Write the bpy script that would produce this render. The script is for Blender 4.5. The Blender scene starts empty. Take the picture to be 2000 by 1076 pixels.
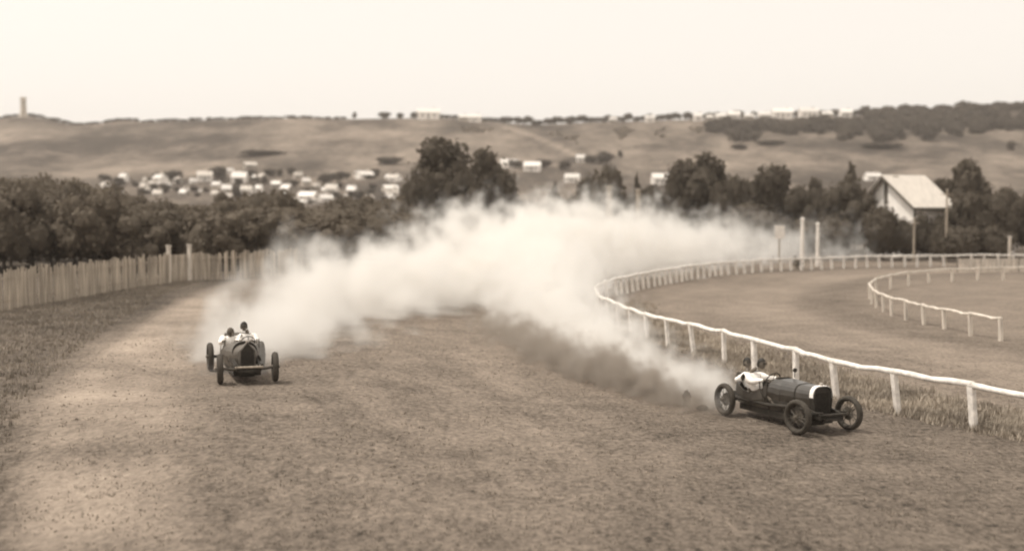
import bpy, bmesh, math, random
from mathutils import Vector, Matrix, noise
R = math.radians
scene = bpy.context.scene
COL = scene.collection
random.seed(7)

# ------------------------------------------------------------------ camera
FPX, CX, CY = 2400.0, 1000.0, 538.0          # focal length and centre in photo pixels
PITCH = math.atan(123.0 / FPX)
CAM = Vector((0, 0, 4.9))
cd = bpy.data.cameras.new('camera')
cam = bpy.data.objects.new('camera', cd); COL.objects.link(cam)
cam.location = CAM
cam.rotation_euler = (R(90) - PITCH, 0, 0)
cd.sensor_width = 36; cd.lens = 36 * FPX / 2000
cd.clip_start = 0.3; cd.clip_end = 6000
cd.dof.use_dof = True; cd.dof.focus_distance = 29; cd.dof.aperture_fstop = 0.42
scene.camera = cam

# ------------------------------------------------------------------ sky, sun, exposure
SUN_AZ, SUN_EL = R(-92), R(64)               # azimuth from +Y, negative = to the left
w = bpy.data.worlds.new('World'); scene.world = w; w.use_nodes = True
nt = w.node_tree; nt.nodes.clear()
out = nt.nodes.new('ShaderNodeOutputWorld'); bg = nt.nodes.new('ShaderNodeBackground')
sky = nt.nodes.new('ShaderNodeTexSky'); sky.sky_type = 'NISHITA'; sky.sun_disc = False
sky.sun_elevation = SUN_EL; sky.sun_rotation = SUN_AZ % (2 * math.pi)
sky.dust_density = 4.0; sky.air_density = 1.0
bw = nt.nodes.new('ShaderNodeRGBToBW'); mul = nt.nodes.new('ShaderNodeMix'); mul.data_type = 'RGBA'; mul.blend_type = 'MULTIPLY'
mul.inputs[0].default_value = 1.0; mul.inputs[7].default_value = (1.0, 0.94, 0.865, 1)
veil = nt.nodes.new('ShaderNodeMath'); veil.operation = 'MULTIPLY_ADD'; veil.inputs[1].default_value = .5; veil.inputs[2].default_value = 4.9   # thin white summer veil over the sky
nt.links.new(sky.outputs[0], bw.inputs[0]); nt.links.new(bw.outputs[0], veil.inputs[0]); nt.links.new(veil.outputs[0], mul.inputs[6])
nt.links.new(mul.outputs[2], bg.inputs[0]); bg.inputs[1].default_value = 0.15
nt.links.new(bg.outputs[0], out.inputs[0])
sd = bpy.data.lights.new('sun', 'SUN'); sd.energy = 2.7; sd.angle = R(0.6); sd.color = (1.0, 0.945, 0.86)
sun = bpy.data.objects.new('sun', sd); COL.objects.link(sun)
sdir = Vector((math.sin(SUN_AZ) * math.cos(SUN_EL), math.cos(SUN_AZ) * math.cos(SUN_EL), math.sin(SUN_EL)))
sun.rotation_euler = sdir.to_track_quat('Z', 'Y').to_euler()
sun.location = (-20, 20, 60)
scene.view_settings.view_transform = 'Standard'; scene.view_settings.look = 'None'
scene.view_settings.exposure = 0.12; scene.view_settings.gamma = 1.0
cy = scene.cycles
cy.volume_bounces = 8; cy.max_bounces = 10; cy.diffuse_bounces = 3; cy.volume_max_steps = 256
cy.transparent_max_bounces = 12
cy.sample_clamp_indirect = 6
cy.pixel_filter_type = 'BLACKMAN_HARRIS'; cy.filter_width = 2.1

# ------------------------------------------------------------------ helpers
def lerp_tab(tab, x):
    if x <= tab[0][0]: return tab[0][1]
    for (a, va), (b, vb) in zip(tab, tab[1:]):
        if x <= b:
            t = (x - a) / (b - a); return va + (vb - va) * t
    return tab[-1][1]
def sstep(a, b, x):
    t = max(0.0, min(1.0, (x - a) / (b - a))); return t * t * (3 - 2 * t)

RIDGE = [(-600, 250), (-200, 256), (0, 232), (30, 226), (60, 225), (100, 231), (150, 243), (200, 240), (235, 234), (262, 233), (280, 237), (330, 235),
         (400, 233), (500, 230), (600, 229), (690, 231), (800, 229), (860, 228), (950, 235), (1000, 239), (1050, 242), (1100, 240),
         (1150, 237), (1300, 233), (1450, 229), (1700, 223), (1850, 216), (2000, 208), (2400, 190), (3000, 200)]
HILL = [(0, 0), (190, 0), (300, .022), (400, .075), (500, .185), (600, .36), (700, .585), (800, .85), (850, 1.0), (880, 1.0), (1000, .9), (1600, .5)]
_hs = [lerp_tab(HILL, d) for d in range(0, 1700, 10)]
_hs = [sum(_hs[max(0, i - 2):i + 3]) / len(_hs[max(0, i - 2):i + 3]) for i in range(len(_hs))]
def gz(x, y):
    """height of the ground"""
    d = max(y, 1.0)
    bank = 0.5 * sstep(2.0, -6.5, x) * sstep(15, 28, y)
    if y < 180: 
        return bank + 0.035 * noise.noise(Vector((x * .25, y * .25, 3)))* (1 if y > 10 else .5)
    px = 1000 + 2400 * x / d
    rh = (415 - lerp_tab(RIDGE, px)) / 2400 * 850 + 4.9
    i = min(d / 10, len(_hs) - 2.001); k = int(i); t = _hs[k] + (_hs[k + 1] - _hs[k]) * (i - k)
    n = noise.noise(Vector((x * .008, y * .008, 1))) * 3.0 * sstep(250, 500, d) * sstep(850, 700, d)
    return bank * sstep(300, 180, y) + t * rh + n
def ray(px, py):
    v = Vector(((px - CX) / FPX, 1.0, (CY - py) / FPX))
    v.rotate(Matrix.Rotation(-PITCH, 3, 'X'))
    return v
def at(px, py, Y):
    v = ray(px, py); return CAM + v * (Y / v.y)
def ground_at(px, py):
    v = ray(px, py); Y = 8.0
    while Y < 900:
        p = CAM + v * (Y / v.y)
        if p.z <= gz(p.x, p.y): return Vector((p.x, p.y, gz(p.x, p.y)))
        Y *= 1.004
    return p
def on_ground(px, Y):
    """point of the ground at photo column px, Y metres away"""
    x = (px - 1000) / 2400 * Y; return Vector((x, Y, gz(x, Y)))

def tone(v, warm=1.0):
    a = 0.16 * warm
    return (v * (1 + a), v * (1 - .01 * warm), v * (1 - 1.25 * a), 1)

def node_mat(name, rough=0.9):
    m = bpy.data.materials.new(name); m.use_nodes = True
    b = m.node_tree.nodes['Principled BSDF']; b.inputs['Roughness'].default_value = rough
    b.inputs['Specular IOR Level'].default_value = 0.25
    return m, m.node_tree, b
def var_mat(name, v, spread=.25, scale=3.0, rough=.9, metallic=0, bump=0.0, coord='Object', stretch=(1, 1, 1), warm=1.0, detail=6, spec=.25, rand=0.0):
    """base colour with procedural mottling"""
    m, t, b = node_mat(name, rough)
    b.inputs['Metallic'].default_value = metallic; b.inputs['Specular IOR Level'].default_value = spec
    tc = t.nodes.new('ShaderNodeTexCoord'); mp = t.nodes.new('ShaderNodeMapping'); mp.inputs['Scale'].default_value = stretch
    n = t.nodes.new('ShaderNodeTexNoise'); n.inputs['Scale'].default_value = scale; n.inputs['Detail'].default_value = detail
    r = t.nodes.new('ShaderNodeValToRGB')
    r.color_ramp.elements[0].position = .3; r.color_ramp.elements[1].position = .7
    r.color_ramp.elements[0].color = tone(v * (1 - spread), warm); r.color_ramp.elements[1].color = tone(min(.95, v * (1 + spread)), warm)
    t.links.new(tc.outputs[coord], mp.inputs[0]); t.links.new(mp.outputs[0], n.inputs[0]); t.links.new(n.outputs[0], r.inputs[0])
    src = r.outputs[0]
    if rand:
        oi = t.nodes.new('ShaderNodeObjectInfo'); hs = t.nodes.new('ShaderNodeHueSaturation')
        mr = t.nodes.new('ShaderNodeMapRange'); mr.inputs[3].default_value = 1 - rand; mr.inputs[4].default_value = 1 + rand
        t.links.new(oi.outputs['Random'], mr.inputs[0]); t.links.new(mr.outputs[0], hs.inputs['Value'])
        t.links.new(src, hs.inputs['Color']); src = hs.outputs[0]
    t.links.new(src, b.inputs['Base Color'])
    if bump:
        bp = t.nodes.new('ShaderNodeBump'); bp.inputs['Strength'].default_value = bump; bp.inputs['Distance'].default_value = .02
        t.links.new(n.outputs[0], bp.inputs['Height']); t.links.new(bp.outputs[0], b.inputs['Normal'])
    return m

def leaf_mat(name, v, spread, scale):
    """foliage lets some light through"""
    m = var_mat(name, v, spread, scale, .85, rand=.12, warm=1.25); t = m.node_tree; b = t.nodes['Principled BSDF']; o = t.nodes['Material Output']
    tr = t.nodes.new('ShaderNodeBsdfTranslucent'); mx = t.nodes.new('ShaderNodeMixShader'); mx.inputs[0].default_value = .35
    t.links.new(b.inputs['Base Color'].links[0].from_socket, tr.inputs[0]); t.links.new(b.outputs[0], mx.inputs[1]); t.links.new(tr.outputs[0], mx.inputs[2]); t.links.new(mx.outputs[0], o.inputs['Surface'])
    return m
M = {}
M['white_paint'] = var_mat('white_paint', .7, .24, 6, .7, warm=.45, bump=.3)
M['old_white'] = var_mat('old_white', .55, .3, 5, .8, warm=.7, bump=.3, stretch=(1, 1, .2))
M['pale_wood'] = var_mat('pale_wood', .34, .6, 2.2, .9, bump=.4, stretch=(3, 3, .15), detail=5)
M['post_wood'] = var_mat('post_wood', .3, .3, 6, .9, bump=.4, stretch=(2, 2, .3))
M['bark'] = var_mat('bark', .12, .4, 8, .95, bump=.6, stretch=(2, 2, .4))
M['leaf'] = leaf_mat('leaf', .09, .12, .7)
M['leaf_pale'] = leaf_mat('leaf_pale', .125, .1, .5)
M['scrub'] = leaf_mat('scrub', .055, .4, .05)
M['scrub_pale'] = leaf_mat('scrub_pale', .15, .35, .05)
M['car_paint'] = var_mat('dusty_dark_paint', .035, .35, 4, .3, bump=.03, spec=.9)
M['car_dust'] = var_mat('dusty_grey_paint', .09, .35, 4, .5, bump=.05, spec=.5)
M['chassis'] = var_mat('dusty_chassis', .035, .4, 8, .6)
M['rubber'] = var_mat('dusty_rubber', .05, .3, 12, .85)
M['core'] = var_mat('radiator_core', .035, .3, 20, .6)
M['polish'] = var_mat('polished_shell', .85, .05, 6, .4, metallic=.0, warm=.3, spec=.8)
M['aluminium'] = var_mat('bare_aluminium', .55, .2, 6, .35, metallic=.5, warm=.6)
M['spoke'] = var_mat('wheel_spokes', .09, .3, 8, .6)
M['shirt'] = var_mat('white_cotton', .86, .06, 9, .9, warm=.35, bump=.2)
M['skin'] = var_mat('skin', .14, .12, 12, .6)
M['hair'] = var_mat('dark_hair', .035, .3, 20, .8)
M['leather'] = var_mat('dark_leather', .028, .3, 12, .6)
M['trousers'] = var_mat('dark_cloth', .1, .3, 12, .9)
M['grey_cloth'] = var_mat('grey_cloth', .1, .3, 12, .9)
M['wall_white'] = var_mat('whitewashed_wall', .86, .1, .6, .85, warm=.4)
M['roof_pale'] = var_mat('pale_iron_roof', .5, .14, .8, .6, warm=.6, stretch=(6, 1, 1))
M['roof_white'] = var_mat('bright_iron_roof', .66, .14, .1, .5, warm=.4, rand=.12)
M['wall_far'] = var_mat('far_wall', .42, .2, .3, .9, warm=.7, rand=.3)
M['dark_trim'] = var_mat('dark_trim', .09, .2, 3, .7)
M['glass_dark'] = var_mat('window_glass', .05, .2, 3, .15, spec=.6)
M['stone'] = var_mat('tower_stone', .5, .25, .4, .9, warm=.8)
M['clod'] = var_mat('dark_earth', .07, .4, 6, .95, bump=.8)
M['grass'] = var_mat('dry_grass', .31, .35, .6, .95)
M['turf_dark'] = var_mat('rough_turf', .22, .3, .6, .95)

def tag(o, label=None, cat=None, group=None, kind=None):
    if label: o['label'] = label
    if cat: o['category'] = cat
    if group: o['group'] = group
    if kind: o['kind'] = kind
    return o
def empty(name, loc, rz=0.0, **k):
    o = bpy.data.objects.new(name, None); COL.objects.link(o); o.empty_display_size = .2
    o.location = loc; o.rotation_euler = (0, 0, rz); tag(o, **k); return o
def mesh_obj(name, bm, mat, parent=None, smooth=False, **k):
    me = bpy.data.meshes.new(name); bmesh.ops.recalc_face_normals(bm, faces=bm.faces[:]) if len(bm.faces) < 60000 else None
    bm.to_mesh(me); bm.free()
    return me_obj(name, me, mat, parent, smooth, **k)
def me_obj(name, me, mat, parent=None, smooth=False, **k):
    if mat and not me.materials: me.materials.append(mat)
    if smooth:
        for p in me.polygons: p.use_smooth = True
    o = bpy.data.objects.new(name, me); COL.objects.link(o)
    if parent: o.parent = parent
    tag(o, **k); return o
def box(bm, c, s, rot=None, taper=1.0):
    """box centre c, size s; top scaled by taper"""
    vs = []
    for dz in (-.5, .5):
        k = taper if dz > 0 else 1
        for dx, dy in ((-.5, -.5), (.5, -.5), (.5, .5), (-.5, .5)):
            v = Vector((dx * s[0] * k, dy * s[1] * k, dz * s[2]))
            if rot is not None: v = rot @ v
            vs.append(bm.verts.new(v + Vector(c)))
    for f in ((3, 2, 1, 0), (4, 5, 6, 7), (0, 1, 5, 4), (1, 2, 6, 5), (2, 3, 7, 6), (3, 0, 4, 7)):
        bm.faces.new([vs[i] for i in f])
def tube(bm, pts, rad, n=8, cap=True, up=Vector((0, 0, 1))):
    """lofted tube along pts, rad one value or list"""
    pts = [Vector(p) for p in pts]; rings = []
    for i, p in enumerate(pts):
        d = (pts[min(i + 1, len(pts) - 1)] - pts[max(i - 1, 0)]).normalized()
        a = d.cross(up); a = d.cross(Vector((1, 0, 0))) if a.length < 1e-3 else a
        a.normalize(); b = d.cross(a); r = rad[i] if isinstance(rad, (list, tuple)) else rad
        rings.append([bm.verts.new(p + (a * math.cos(t) + b * math.sin(t)) * r) for t in [2 * math.pi * k / n for k in range(n)]])
    for q, s in zip(rings, rings[1:]):
        for k in range(n): bm.faces.new((q[k], q[(k + 1) % n], s[(k + 1) % n], s[k]))
    if cap: bm.faces.new(rings[0][::-1]); bm.faces.new(rings[-1])
def loft(bm, secs, closed=True, cap=True):
    rings = [[bm.verts.new(v) for v in s] for s in secs]
    for q, s in zip(rings, rings[1:]):
        n = len(q)
        for k in range(n if closed else n - 1):
            bm.faces.new((q[k], q[(k + 1) % n], s[(k + 1) % n], s[k]))
    if cap and closed: bm.faces.new(rings[0][::-1]); bm.faces.new(rings[-1])
    return rings
def torus(bm, c, r, rr, axis='Y', n=32, m=10, sq=1.0):
    vs = []
    for i in range(n):
        a = 2 * math.pi * i / n; row = []
        for j in range(m):
            b = 2 * math.pi * j / m
            q = r + rr * math.cos(b); h = rr * sq * math.sin(b)
            v = Vector((q * math.cos(a), h, q * math.sin(a))) if axis == 'Y' else Vector((q * math.cos(a), q * math.sin(a), h))
            row.append(bm.verts.new(v + Vector(c)))
        vs.append(row)
    for i in range(n):
        for j in range(m):
            bm.faces.new((vs[i][j], vs[(i + 1) % n][j], vs[(i + 1) % n][(j + 1) % m], vs[i][(j + 1) % m]))
def lump(bm, c, s, seed, sub=2, amp=.25, fr=2.0):
    r = bmesh.ops.create_icosphere(bm, subdivisions=sub, radius=1.0)
    for v in r['verts']:
        d = v.co.copy(); k = 1 + amp * noise.noise(d * fr + Vector((seed * 3.1, seed, 0)))
        v.co = Vector((d.x * s[0], d.y * s[1], d.z * s[2])) * k + Vector(c)

# ------------------------------------------------------------------ the ground: one sheet to beyond the ridge
LIGHT_STRIP = [(4.4 * 2400 / (y - 415), (px - 1000) / 2400 * 4.4 * 2400 / (y - 415), hw) for px, y, hw in
               [(430, 566, .9), (400, 588, 1.2), (330, 640, 1.35), (270, 700, 1.5), (215, 780, 1.6), (195, 880, 1.5), (205, 1000, 1.5), (230, 1200, 1.6)]][::-1]
def strip(x, y):
    if y > 72: return 0.0
    c = lerp_tab([(a, b) for a, b, _ in LIGHT_STRIP], y); hw = lerp_tab([(a, h) for a, _, h in LIGHT_STRIP], y)
    return sstep(1.35, .6, abs(x - c) / hw) * sstep(72, 55, y)
def strip_left(x, y):
    c = lerp_tab([(a, b) for a, b, _ in LIGHT_STRIP], y); hw = lerp_tab([(a, h) for a, _, h in LIGHT_STRIP], y)
    return sstep(c - hw * .7, c - hw * 1.8, x)
# inner rail, base line of its posts (world metres)
RAIL = [(11.9, 25.0), (10.5, 27.7), (9.47, 29.9), (8.6, 32.3), (8.05, 34.6), (7.42, 37.3), (6.95, 40.0), (6.35, 42.6), (5.75, 45.0), (5.25, 47.4), (4.85, 49.8),
        (4.55, 52.2), (4.35, 54.9), (4.22, 57.6), (4.25, 60.4), (4.45, 63.3), (4.85, 66.2), (5.4, 69.1), (6.2, 72.2), (7.3, 75.5), (8.8, 79.5), (10.9, 84.5), (13.3, 90),
        (16.5, 96), (20, 100.5), (24, 104), (28, 107), (32, 109), (37, 110.8), (43, 112), (50, 112.5)]
def rail_side(x, y):
    """distance from the rail, positive inside the bend (the infield)"""
    best = 1e9; sgn = 1
    for (ax, ay), (bx, by) in zip(RAIL, RAIL[1:]):
        dx, dy = bx - ax, by - ay; t = max(0, min(1, ((x - ax) * dx + (y - ay) * dy) / (dx * dx + dy * dy)))
        ex, ey = x - ax - dx * t, y - ay - dy * t; d = math.hypot(ex, ey)
        if d < best: best = d; sgn = 1 if (dx * ey - dy * ex) < 0 else -1
    return best * sgn
# patches of the far hill, in photo columns/rows turned to world positions once
def blob(px, py, cx_, cy_, rx, ry, soft=.5):
    q = math.hypot((px - cx_) / rx, (py - cy_) / ry); return sstep(1 + soft, 1 - soft, q)
def terrain():
    rows = []; y = -40.0
    while y < 1500:
        rows.append(y)
        y += 0.45 if 12 < y < 60 else (1.0 if y < 130 else (3.0 if y < 400 else (3.5 if y < 900 else 40)))
    NC = 330; verts = []; cols = []
    for y in rows:
        half = 30 + .86 * max(y, 0) if y < 900 else 804 + (y - 900) * .5
        for i in range(NC + 1):
            x = (2 * i / NC - 1) * half; z = gz(x, y); verts.append((x, y, z))
            light = dark = rough = 0.0
            if y < 170:
                s = strip(x, y); light = s * (.85 + .9 * noise.noise(Vector((x * .35, y * .5, 5))))
                sl = strip_left(x, y) * (1 if x < -5 else 0); dark = max(dark, .75 * sl)
                if y < 120 and x > -2:
                    rs = rail_side(x, y)
                    if rs > 0:
                        dark = max(dark, .3 * sstep(4, .3, rs)); light = max(light, .12 + .25 * sstep(5, 8, rs) * sstep(12, 9, rs)); dark = max(dark, .35 * sstep(9, 11, rs) * sstep(15, 12, rs))
                        rough = sstep(3, 1, rs)
                    else:
                        dark = max(dark, .42 * sstep(-2.6, -.6, rs))
                if y > 118: dark = max(dark, .7 * sstep(118, 130, y))
                if y < 30: dark = max(dark, .35 * sstep(24, 14, y) * sstep(-7, 2, x)); 
                rough = max(rough, sstep(26, 14, y) * .8 * sstep(-8, -2, x))
                light = max(light, .25 * sstep(60, 45, y) * sstep(4, 1, x))
            else:
                px = 1000 + 2400 * x / y; py = 415 - (z - 4.9) / y * 2400
                dark = .5 if y < 300 else .75
                # left flank scrub, right woodland, fields
                dark = max(dark, 1.15 * blob(px, py, 140, 290, 260, 38), 1.05 * blob(px, py, 330, 262, 260, 34), .85 * blob(px, py, 1800, 250, 360, 38, .4), .4 * blob(px, py, 1400, 265, 380, 22))
                dark = max(dark, .6 * blob(px, py, 500, 301, 75, 6), .6 * blob(px, py, 1515, 281, 60, 7), .55 * blob(px, py, 1730, 287, 60, 7), .5 * blob(px, py, 460, 262, 60, 18), .45 * blob(px, py, 1180, 300, 60, 16),
                           .4 * sstep(9, 2, py - lerp_tab(RIDGE, px)))
                light = max(.35 * blob(px, py, 760, 285, 330, 45), .55 * blob(px, py, 560, 262, 110, 14) , .35 * blob(px, py, 1290, 300, 130, 40), .45 * blob(px, py, 60, 265, 90, 22), .5 * blob(px, py, 330, 330, 230, 18), .4 * blob(px, py, 1500, 310, 330, 22),.35*blob(px,py,1960,330,60,26))
                # pale road slanting down the hill
                t = (px - 985) / 140
                if 0 < t < 1:
                    ly = 250 + 55 * t ** 1.3; light = max(light, .95 * sstep(6.5, 2.0, abs(py - ly)))
            cols.append((light, dark, rough, sstep(150, 300, y)))
    faces = []
    W = NC + 1
    for j in range(len(rows) - 1):
        for i in range(NC): faces.append((j * W + i, j * W + i + 1, (j + 1) * W + i + 1, (j + 1) * W + i))
    me = bpy.data.meshes.new('ground'); me.from_pydata(verts, [], faces)
    ca = me.color_attributes.new('cover', 'FLOAT_COLOR', 'POINT'); ca.data.foreach_set('color', [c for q in cols for c in q])
    return me
def ground_mat():
    m, t, b = node_mat('worn_turf_and_dirt', .95); N = t.nodes.new; L = t.links.new
    b.inputs['Specular IOR Level'].default_value = .1
    at_ = N('ShaderNodeAttribute'); at_.attribute_name = 'cover'; sep = N('ShaderNodeSeparateColor'); L(at_.outputs['Color'], sep.inputs[0])
    tc = N('ShaderNodeTexCoord')
    def nz(scale, det, st=(1, 1, 1), rough=.6):
        mp = N('ShaderNodeMapping'); mp.inputs['Scale'].default_value = st; n = N('ShaderNodeTexNoise')
        n.inputs['Scale'].default_value = scale; n.inputs['Detail'].default_value = det; n.inputs['Roughness'].default_value = rough
        L(tc.outputs['Object'], mp.inputs[0]); L(mp.outputs[0], n.inputs[0]); return n.outputs[0]
    def math_(op, a, c, d=None):
        n = N('ShaderNodeMath'); n.operation = op
        for i, v in enumerate((a, c, d)):
            if v is None: continue
            if isinstance(v, (int, float)): n.inputs[i].default_value = v
            else: L(v, n.inputs[i])
        return n.outputs[0]
    fine = nz(8, 8, (1, .6, 1), .75); mid = nz(.8, 5); big = nz(.09, 4); vast = nz(.018, 6)
    # value = base + light*a - dark*b + noises
    v = math_('MULTIPLY_ADD', sep.outputs[0], .125, .155)
    v = math_('MULTIPLY_ADD', sep.outputs[1], -.095, v)
    v = math_('ADD', v, math_('MULTIPLY', math_('SUBTRACT', fine, .5), .52))
    v = math_('ADD', v, math_('MULTIPLY', math_('SUBTRACT', mid, .5), .17))
    v = math_('ADD', v, math_('MULTIPLY', math_('SUBTRACT', big, .5), .12))
    v = math_('ADD', v, math_('MULTIPLY', math_('SUBTRACT', vast, .5), .14))
    hl = nz(.022, 8, (1, .45, 1.6), .68); v = math_('ADD', v, math_('MULTIPLY', math_('MULTIPLY', math_('SUBTRACT', hl, .5), .5), at_.outputs['Alpha']))
    hf = nz(.16, 7, (1, .5, 2.5), .75); v = math_('ADD', v, math_('MULTIPLY', math_('MULTIPLY', math_('SUBTRACT', hf, .5), .26), at_.outputs['Alpha']))
    # worn streaks that follow the way the cars run, between the outer strip and the rail
    spx = N('ShaderNodeSeparateXYZ'); L(tc.outputs['Object'], spx.inputs[0])
    def chain(tab):
        acc = tab[0][1]
        for p0, p1 in zip(tab, tab[1:]):
            n = N('ShaderNodeMapRange'); L(spx.outputs[1], n.inputs[0]); n.inputs[1].default_value = p0[0]; n.inputs[2].default_value = p1[0]; n.inputs[3].default_value = 0; n.inputs[4].default_value = p1[1] - p0[1]
            acc = math_('ADD', acc, n.outputs[0])
        return acc
    xl = chain([(a, b) for a, b, _ in LIGHT_STRIP]); xr = chain([(10, 12.5)] + [(b, a) for a, b in RAIL[:15:2]])
    u = math_('DIVIDE', math_('SUBTRACT', spx.outputs[0], xl), math_('SUBTRACT', xr, xl)); cbx = N('ShaderNodeCombineXYZ'); L(math_('MULTIPLY', u, 15.0), cbx.inputs[0]); L(math_('MULTIPLY', spx.outputs[1], .09), cbx.inputs[1])
    sn = N('ShaderNodeTexNoise'); sn.inputs['Scale'].default_value = 1.0; sn.inputs['Detail'].default_value = 5; sn.inputs['Roughness'].default_value = .65; L(cbx.outputs[0], sn.inputs[0])
    fade = N('ShaderNodeMapRange'); L(spx.outputs[1], fade.inputs[0]); fade.inputs[1].default_value = 62; fade.inputs[2].default_value = 45
    v = math_('ADD', v, math_('MULTIPLY', math_('MULTIPLY', math_('SUBTRACT', sn.outputs[0], .5), fade.outputs[0]), .16))
    # dark clods where rough
    cl = nz(3.2, 4, (1, .45, 1)); clm = N('ShaderNodeMapRange'); L(cl, clm.inputs[0]); clm.inputs[1].default_value = .58; clm.inputs[2].default_value = .7
    v = math_('SUBTRACT', v, math_('MULTIPLY', math_('MULTIPLY', clm.outputs[0], math_('ADD', sep.outputs[2], .2)), .11))
    v = math_('MAXIMUM', v, .035)
    cb = N('ShaderNodeCombineColor'); L(math_('MULTIPLY', v, 1.2), cb.inputs[0]); L(math_('MULTIPLY', v, .98), cb.inputs[1]); L(math_('MULTIPLY', v, .79), cb.inputs[2])
    L(cb.outputs[0], b.inputs['Base Color'])
    bp = N('ShaderNodeBump'); bp.inputs['Strength'].default_value = .9; bp.inputs['Distance'].default_value = .10
    L(math_('ADD', fine, mid), bp.inputs['Height']); L(bp.outputs[0], b.inputs['Normal'])
    return m
me_obj('ground', terrain(), ground_mat(), smooth=True, kind='structure')

# rough grass and clods that nobody could count
def grass_mesh(spots, hmin, hmax):
    V = []; F = []
    for (x, y, k) in spots:
        z = gz(x, y)
        for _ in range(4):
            a = random.uniform(0, 6.28); h = random.uniform(hmin, hmax) * k; wd = .012 + .02 * random.random() * k; ln = random.uniform(-.5, .5) * h
            ox, oy = x + random.uniform(-.09, .09), y + random.uniform(-.09, .09); dx, dy = math.cos(a) * wd, math.sin(a) * wd
            i = len(V)
            V += [(ox - dx, oy - dy, z - .01), (ox + dx, oy + dy, z - .01), (ox + ln * math.cos(a + 1.5), oy + ln * math.sin(a + 1.5), z + h)]
            F.append((i, i + 1, i + 2))
    me = bpy.data.meshes.new('grass'); me.from_pydata(V, [], F); return me
spots = []
for _ in range(15000):                                       # along the infield side of the rail
    k = random.random(); seg = int(k * k * 16); (ax, ay), (bx, by) = RAIL[seg], RAIL[seg + 1]; t = random.random()
    dx, dy = bx - ax, by - ay; L_ = math.hypot(dx, dy); off = random.triangular(-.5, 3.2, .5)
    x, y = ax + dx * t + dy / L_ * off, ay + dy * t - dx / L_ * off
    spots.append((x, y, random.uniform(.5, 1.2)))
me_obj('grass', grass_mesh(spots, .05, .2), M['grass'], label='rough dry grass growing under and behind the white rail', cat='grass', kind='stuff')
spots = []
for _ in range(16000):
    y = 13 + 30 * random.random() ** 2; x = random.uniform(-.46, .46) * y
    if noise.noise(Vector((x * .5, y * .5, 9))) * .6 + random.random() > .5: spots.append((x, y, .6))
me_obj('turf', grass_mesh(spots, .02, .08), M['turf_dark'], label='short worn turf and clods on the near part of the track', cat='turf', kind='stuff')
spots = []
for _ in range(9000):
    y = random.uniform(20, 80); c = lerp_tab([(a, b) for a, b, _ in LIGHT_STRIP], y)
    x = random.uniform(-23, c - 1.4 - .02 * y)
    if x < c - 1.4: spots.append((x, y, 1))
me_obj('verge_grass', grass_mesh(spots, .05, .16), M['turf_dark'], label='dark rough grass on the verge below the paling fence', cat='grass', kind='stuff')

# ------------------------------------------------------------------ trees
def crown(kind, seed, n=2600, leaf=.032, sub=2):
    rnd = random.Random(seed); lobes = []
    if kind == 'round':
        lobes.append((Vector((0, 0, .56)), Vector((.27, .27, .32))))
        for i in range(11):
            a = rnd.uniform(0, 6.28); e = rnd.uniform(-.75, 1.3); r = rnd.uniform(.17, .27)
            lobes.append((Vector((math.cos(a) * math.cos(e) * r, math.sin(a) * math.cos(e) * r, .54 + .32 * math.sin(e))), Vector([rnd.uniform(.11, .18)] * 3)))
    elif kind == 'broad':
        lobes.append((Vector((0, 0, .5)), Vector((.42, .38, .34))))
        for i in range(15):
            a = rnd.uniform(0, 6.28); e = rnd.uniform(-.8, 1.2); r = rnd.uniform(.25, .42)
            lobes.append((Vector((math.cos(a) * math.cos(e) * r, math.sin(a) * math.cos(e) * r, .5 + .33 * math.sin(e))), Vector([rnd.uniform(.13, .2)] * 3)))
    elif kind == 'cone':
        for i in range(12):
            t = i / 11; rr = .26 * (1 - t) ** .8 + .03; a = rnd.uniform(0, 6.28)
            lobes.append((Vector((math.cos(a) * rr * .35, math.sin(a) * rr * .35, .16 + .78 * t)), Vector((rr, rr, .1))))
    elif kind == 'bush':
        for i in range(8):
            a = rnd.uniform(0, 6.28); r = rnd.uniform(0, .32)
            lobes.append((Vector((math.cos(a) * r, math.sin(a) * r, rnd.uniform(.3, .62))), Vector([rnd.uniform(.2, .32)] * 3)))
    bm = bmesh.new()
    for i, (c, s) in enumerate(lobes): lump(bm, c, s * .84, seed + i, sub=sub, amp=.35, fr=2.6)
    me = bpy.data.meshes.new('crown_core'); bm.to_mesh(me); bm.free()
    V = [tuple(v.co) for v in me.vertices]; F = [tuple(p.vertices) for p in me.polygons]
    bpy.data.meshes.remove(me)
    tot = sum(s.x * s.x for _, s in lobes)
    for c, s in lobes:
        for _ in range(int(n * s.x * s.x / tot)):
            d = Vector((rnd.gauss(0, 1), rnd.gauss(0, 1), rnd.gauss(0, 1))).normalized(); k = rnd.uniform(.72, 1.16)
            if rnd.random() < .08: k *= 1.14
            p = c + Vector((d.x * s.x, d.y * s.y, d.z * s.z)) * k
            if p.z < .1: continue
            nrm = (d + Vector((rnd.gauss(0, .5), rnd.gauss(0, .5), rnd.gauss(0, .5)))).normalized()
            a = nrm.orthogonal().normalized(); b = nrm.cross(a); q = leaf * rnd.uniform(.5, 1.4)
            i = len(V); rot = rnd.uniform(0, 6.28); ca, sa = math.cos(rot) * q, math.sin(rot) * q
            V += [tuple(p + a * ca + b * sa), tuple(p - a * sa * .7 + b * ca * .7), tuple(p - a * ca - b * sa), tuple(p + a * sa * .7 - b * ca * .7)]
            F.append((i, i + 1, i + 2, i + 3))
    m2 = bpy.data.meshes.new('crown'); m2.from_pydata(V, [], F); return m2
CRTINY = None
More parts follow.
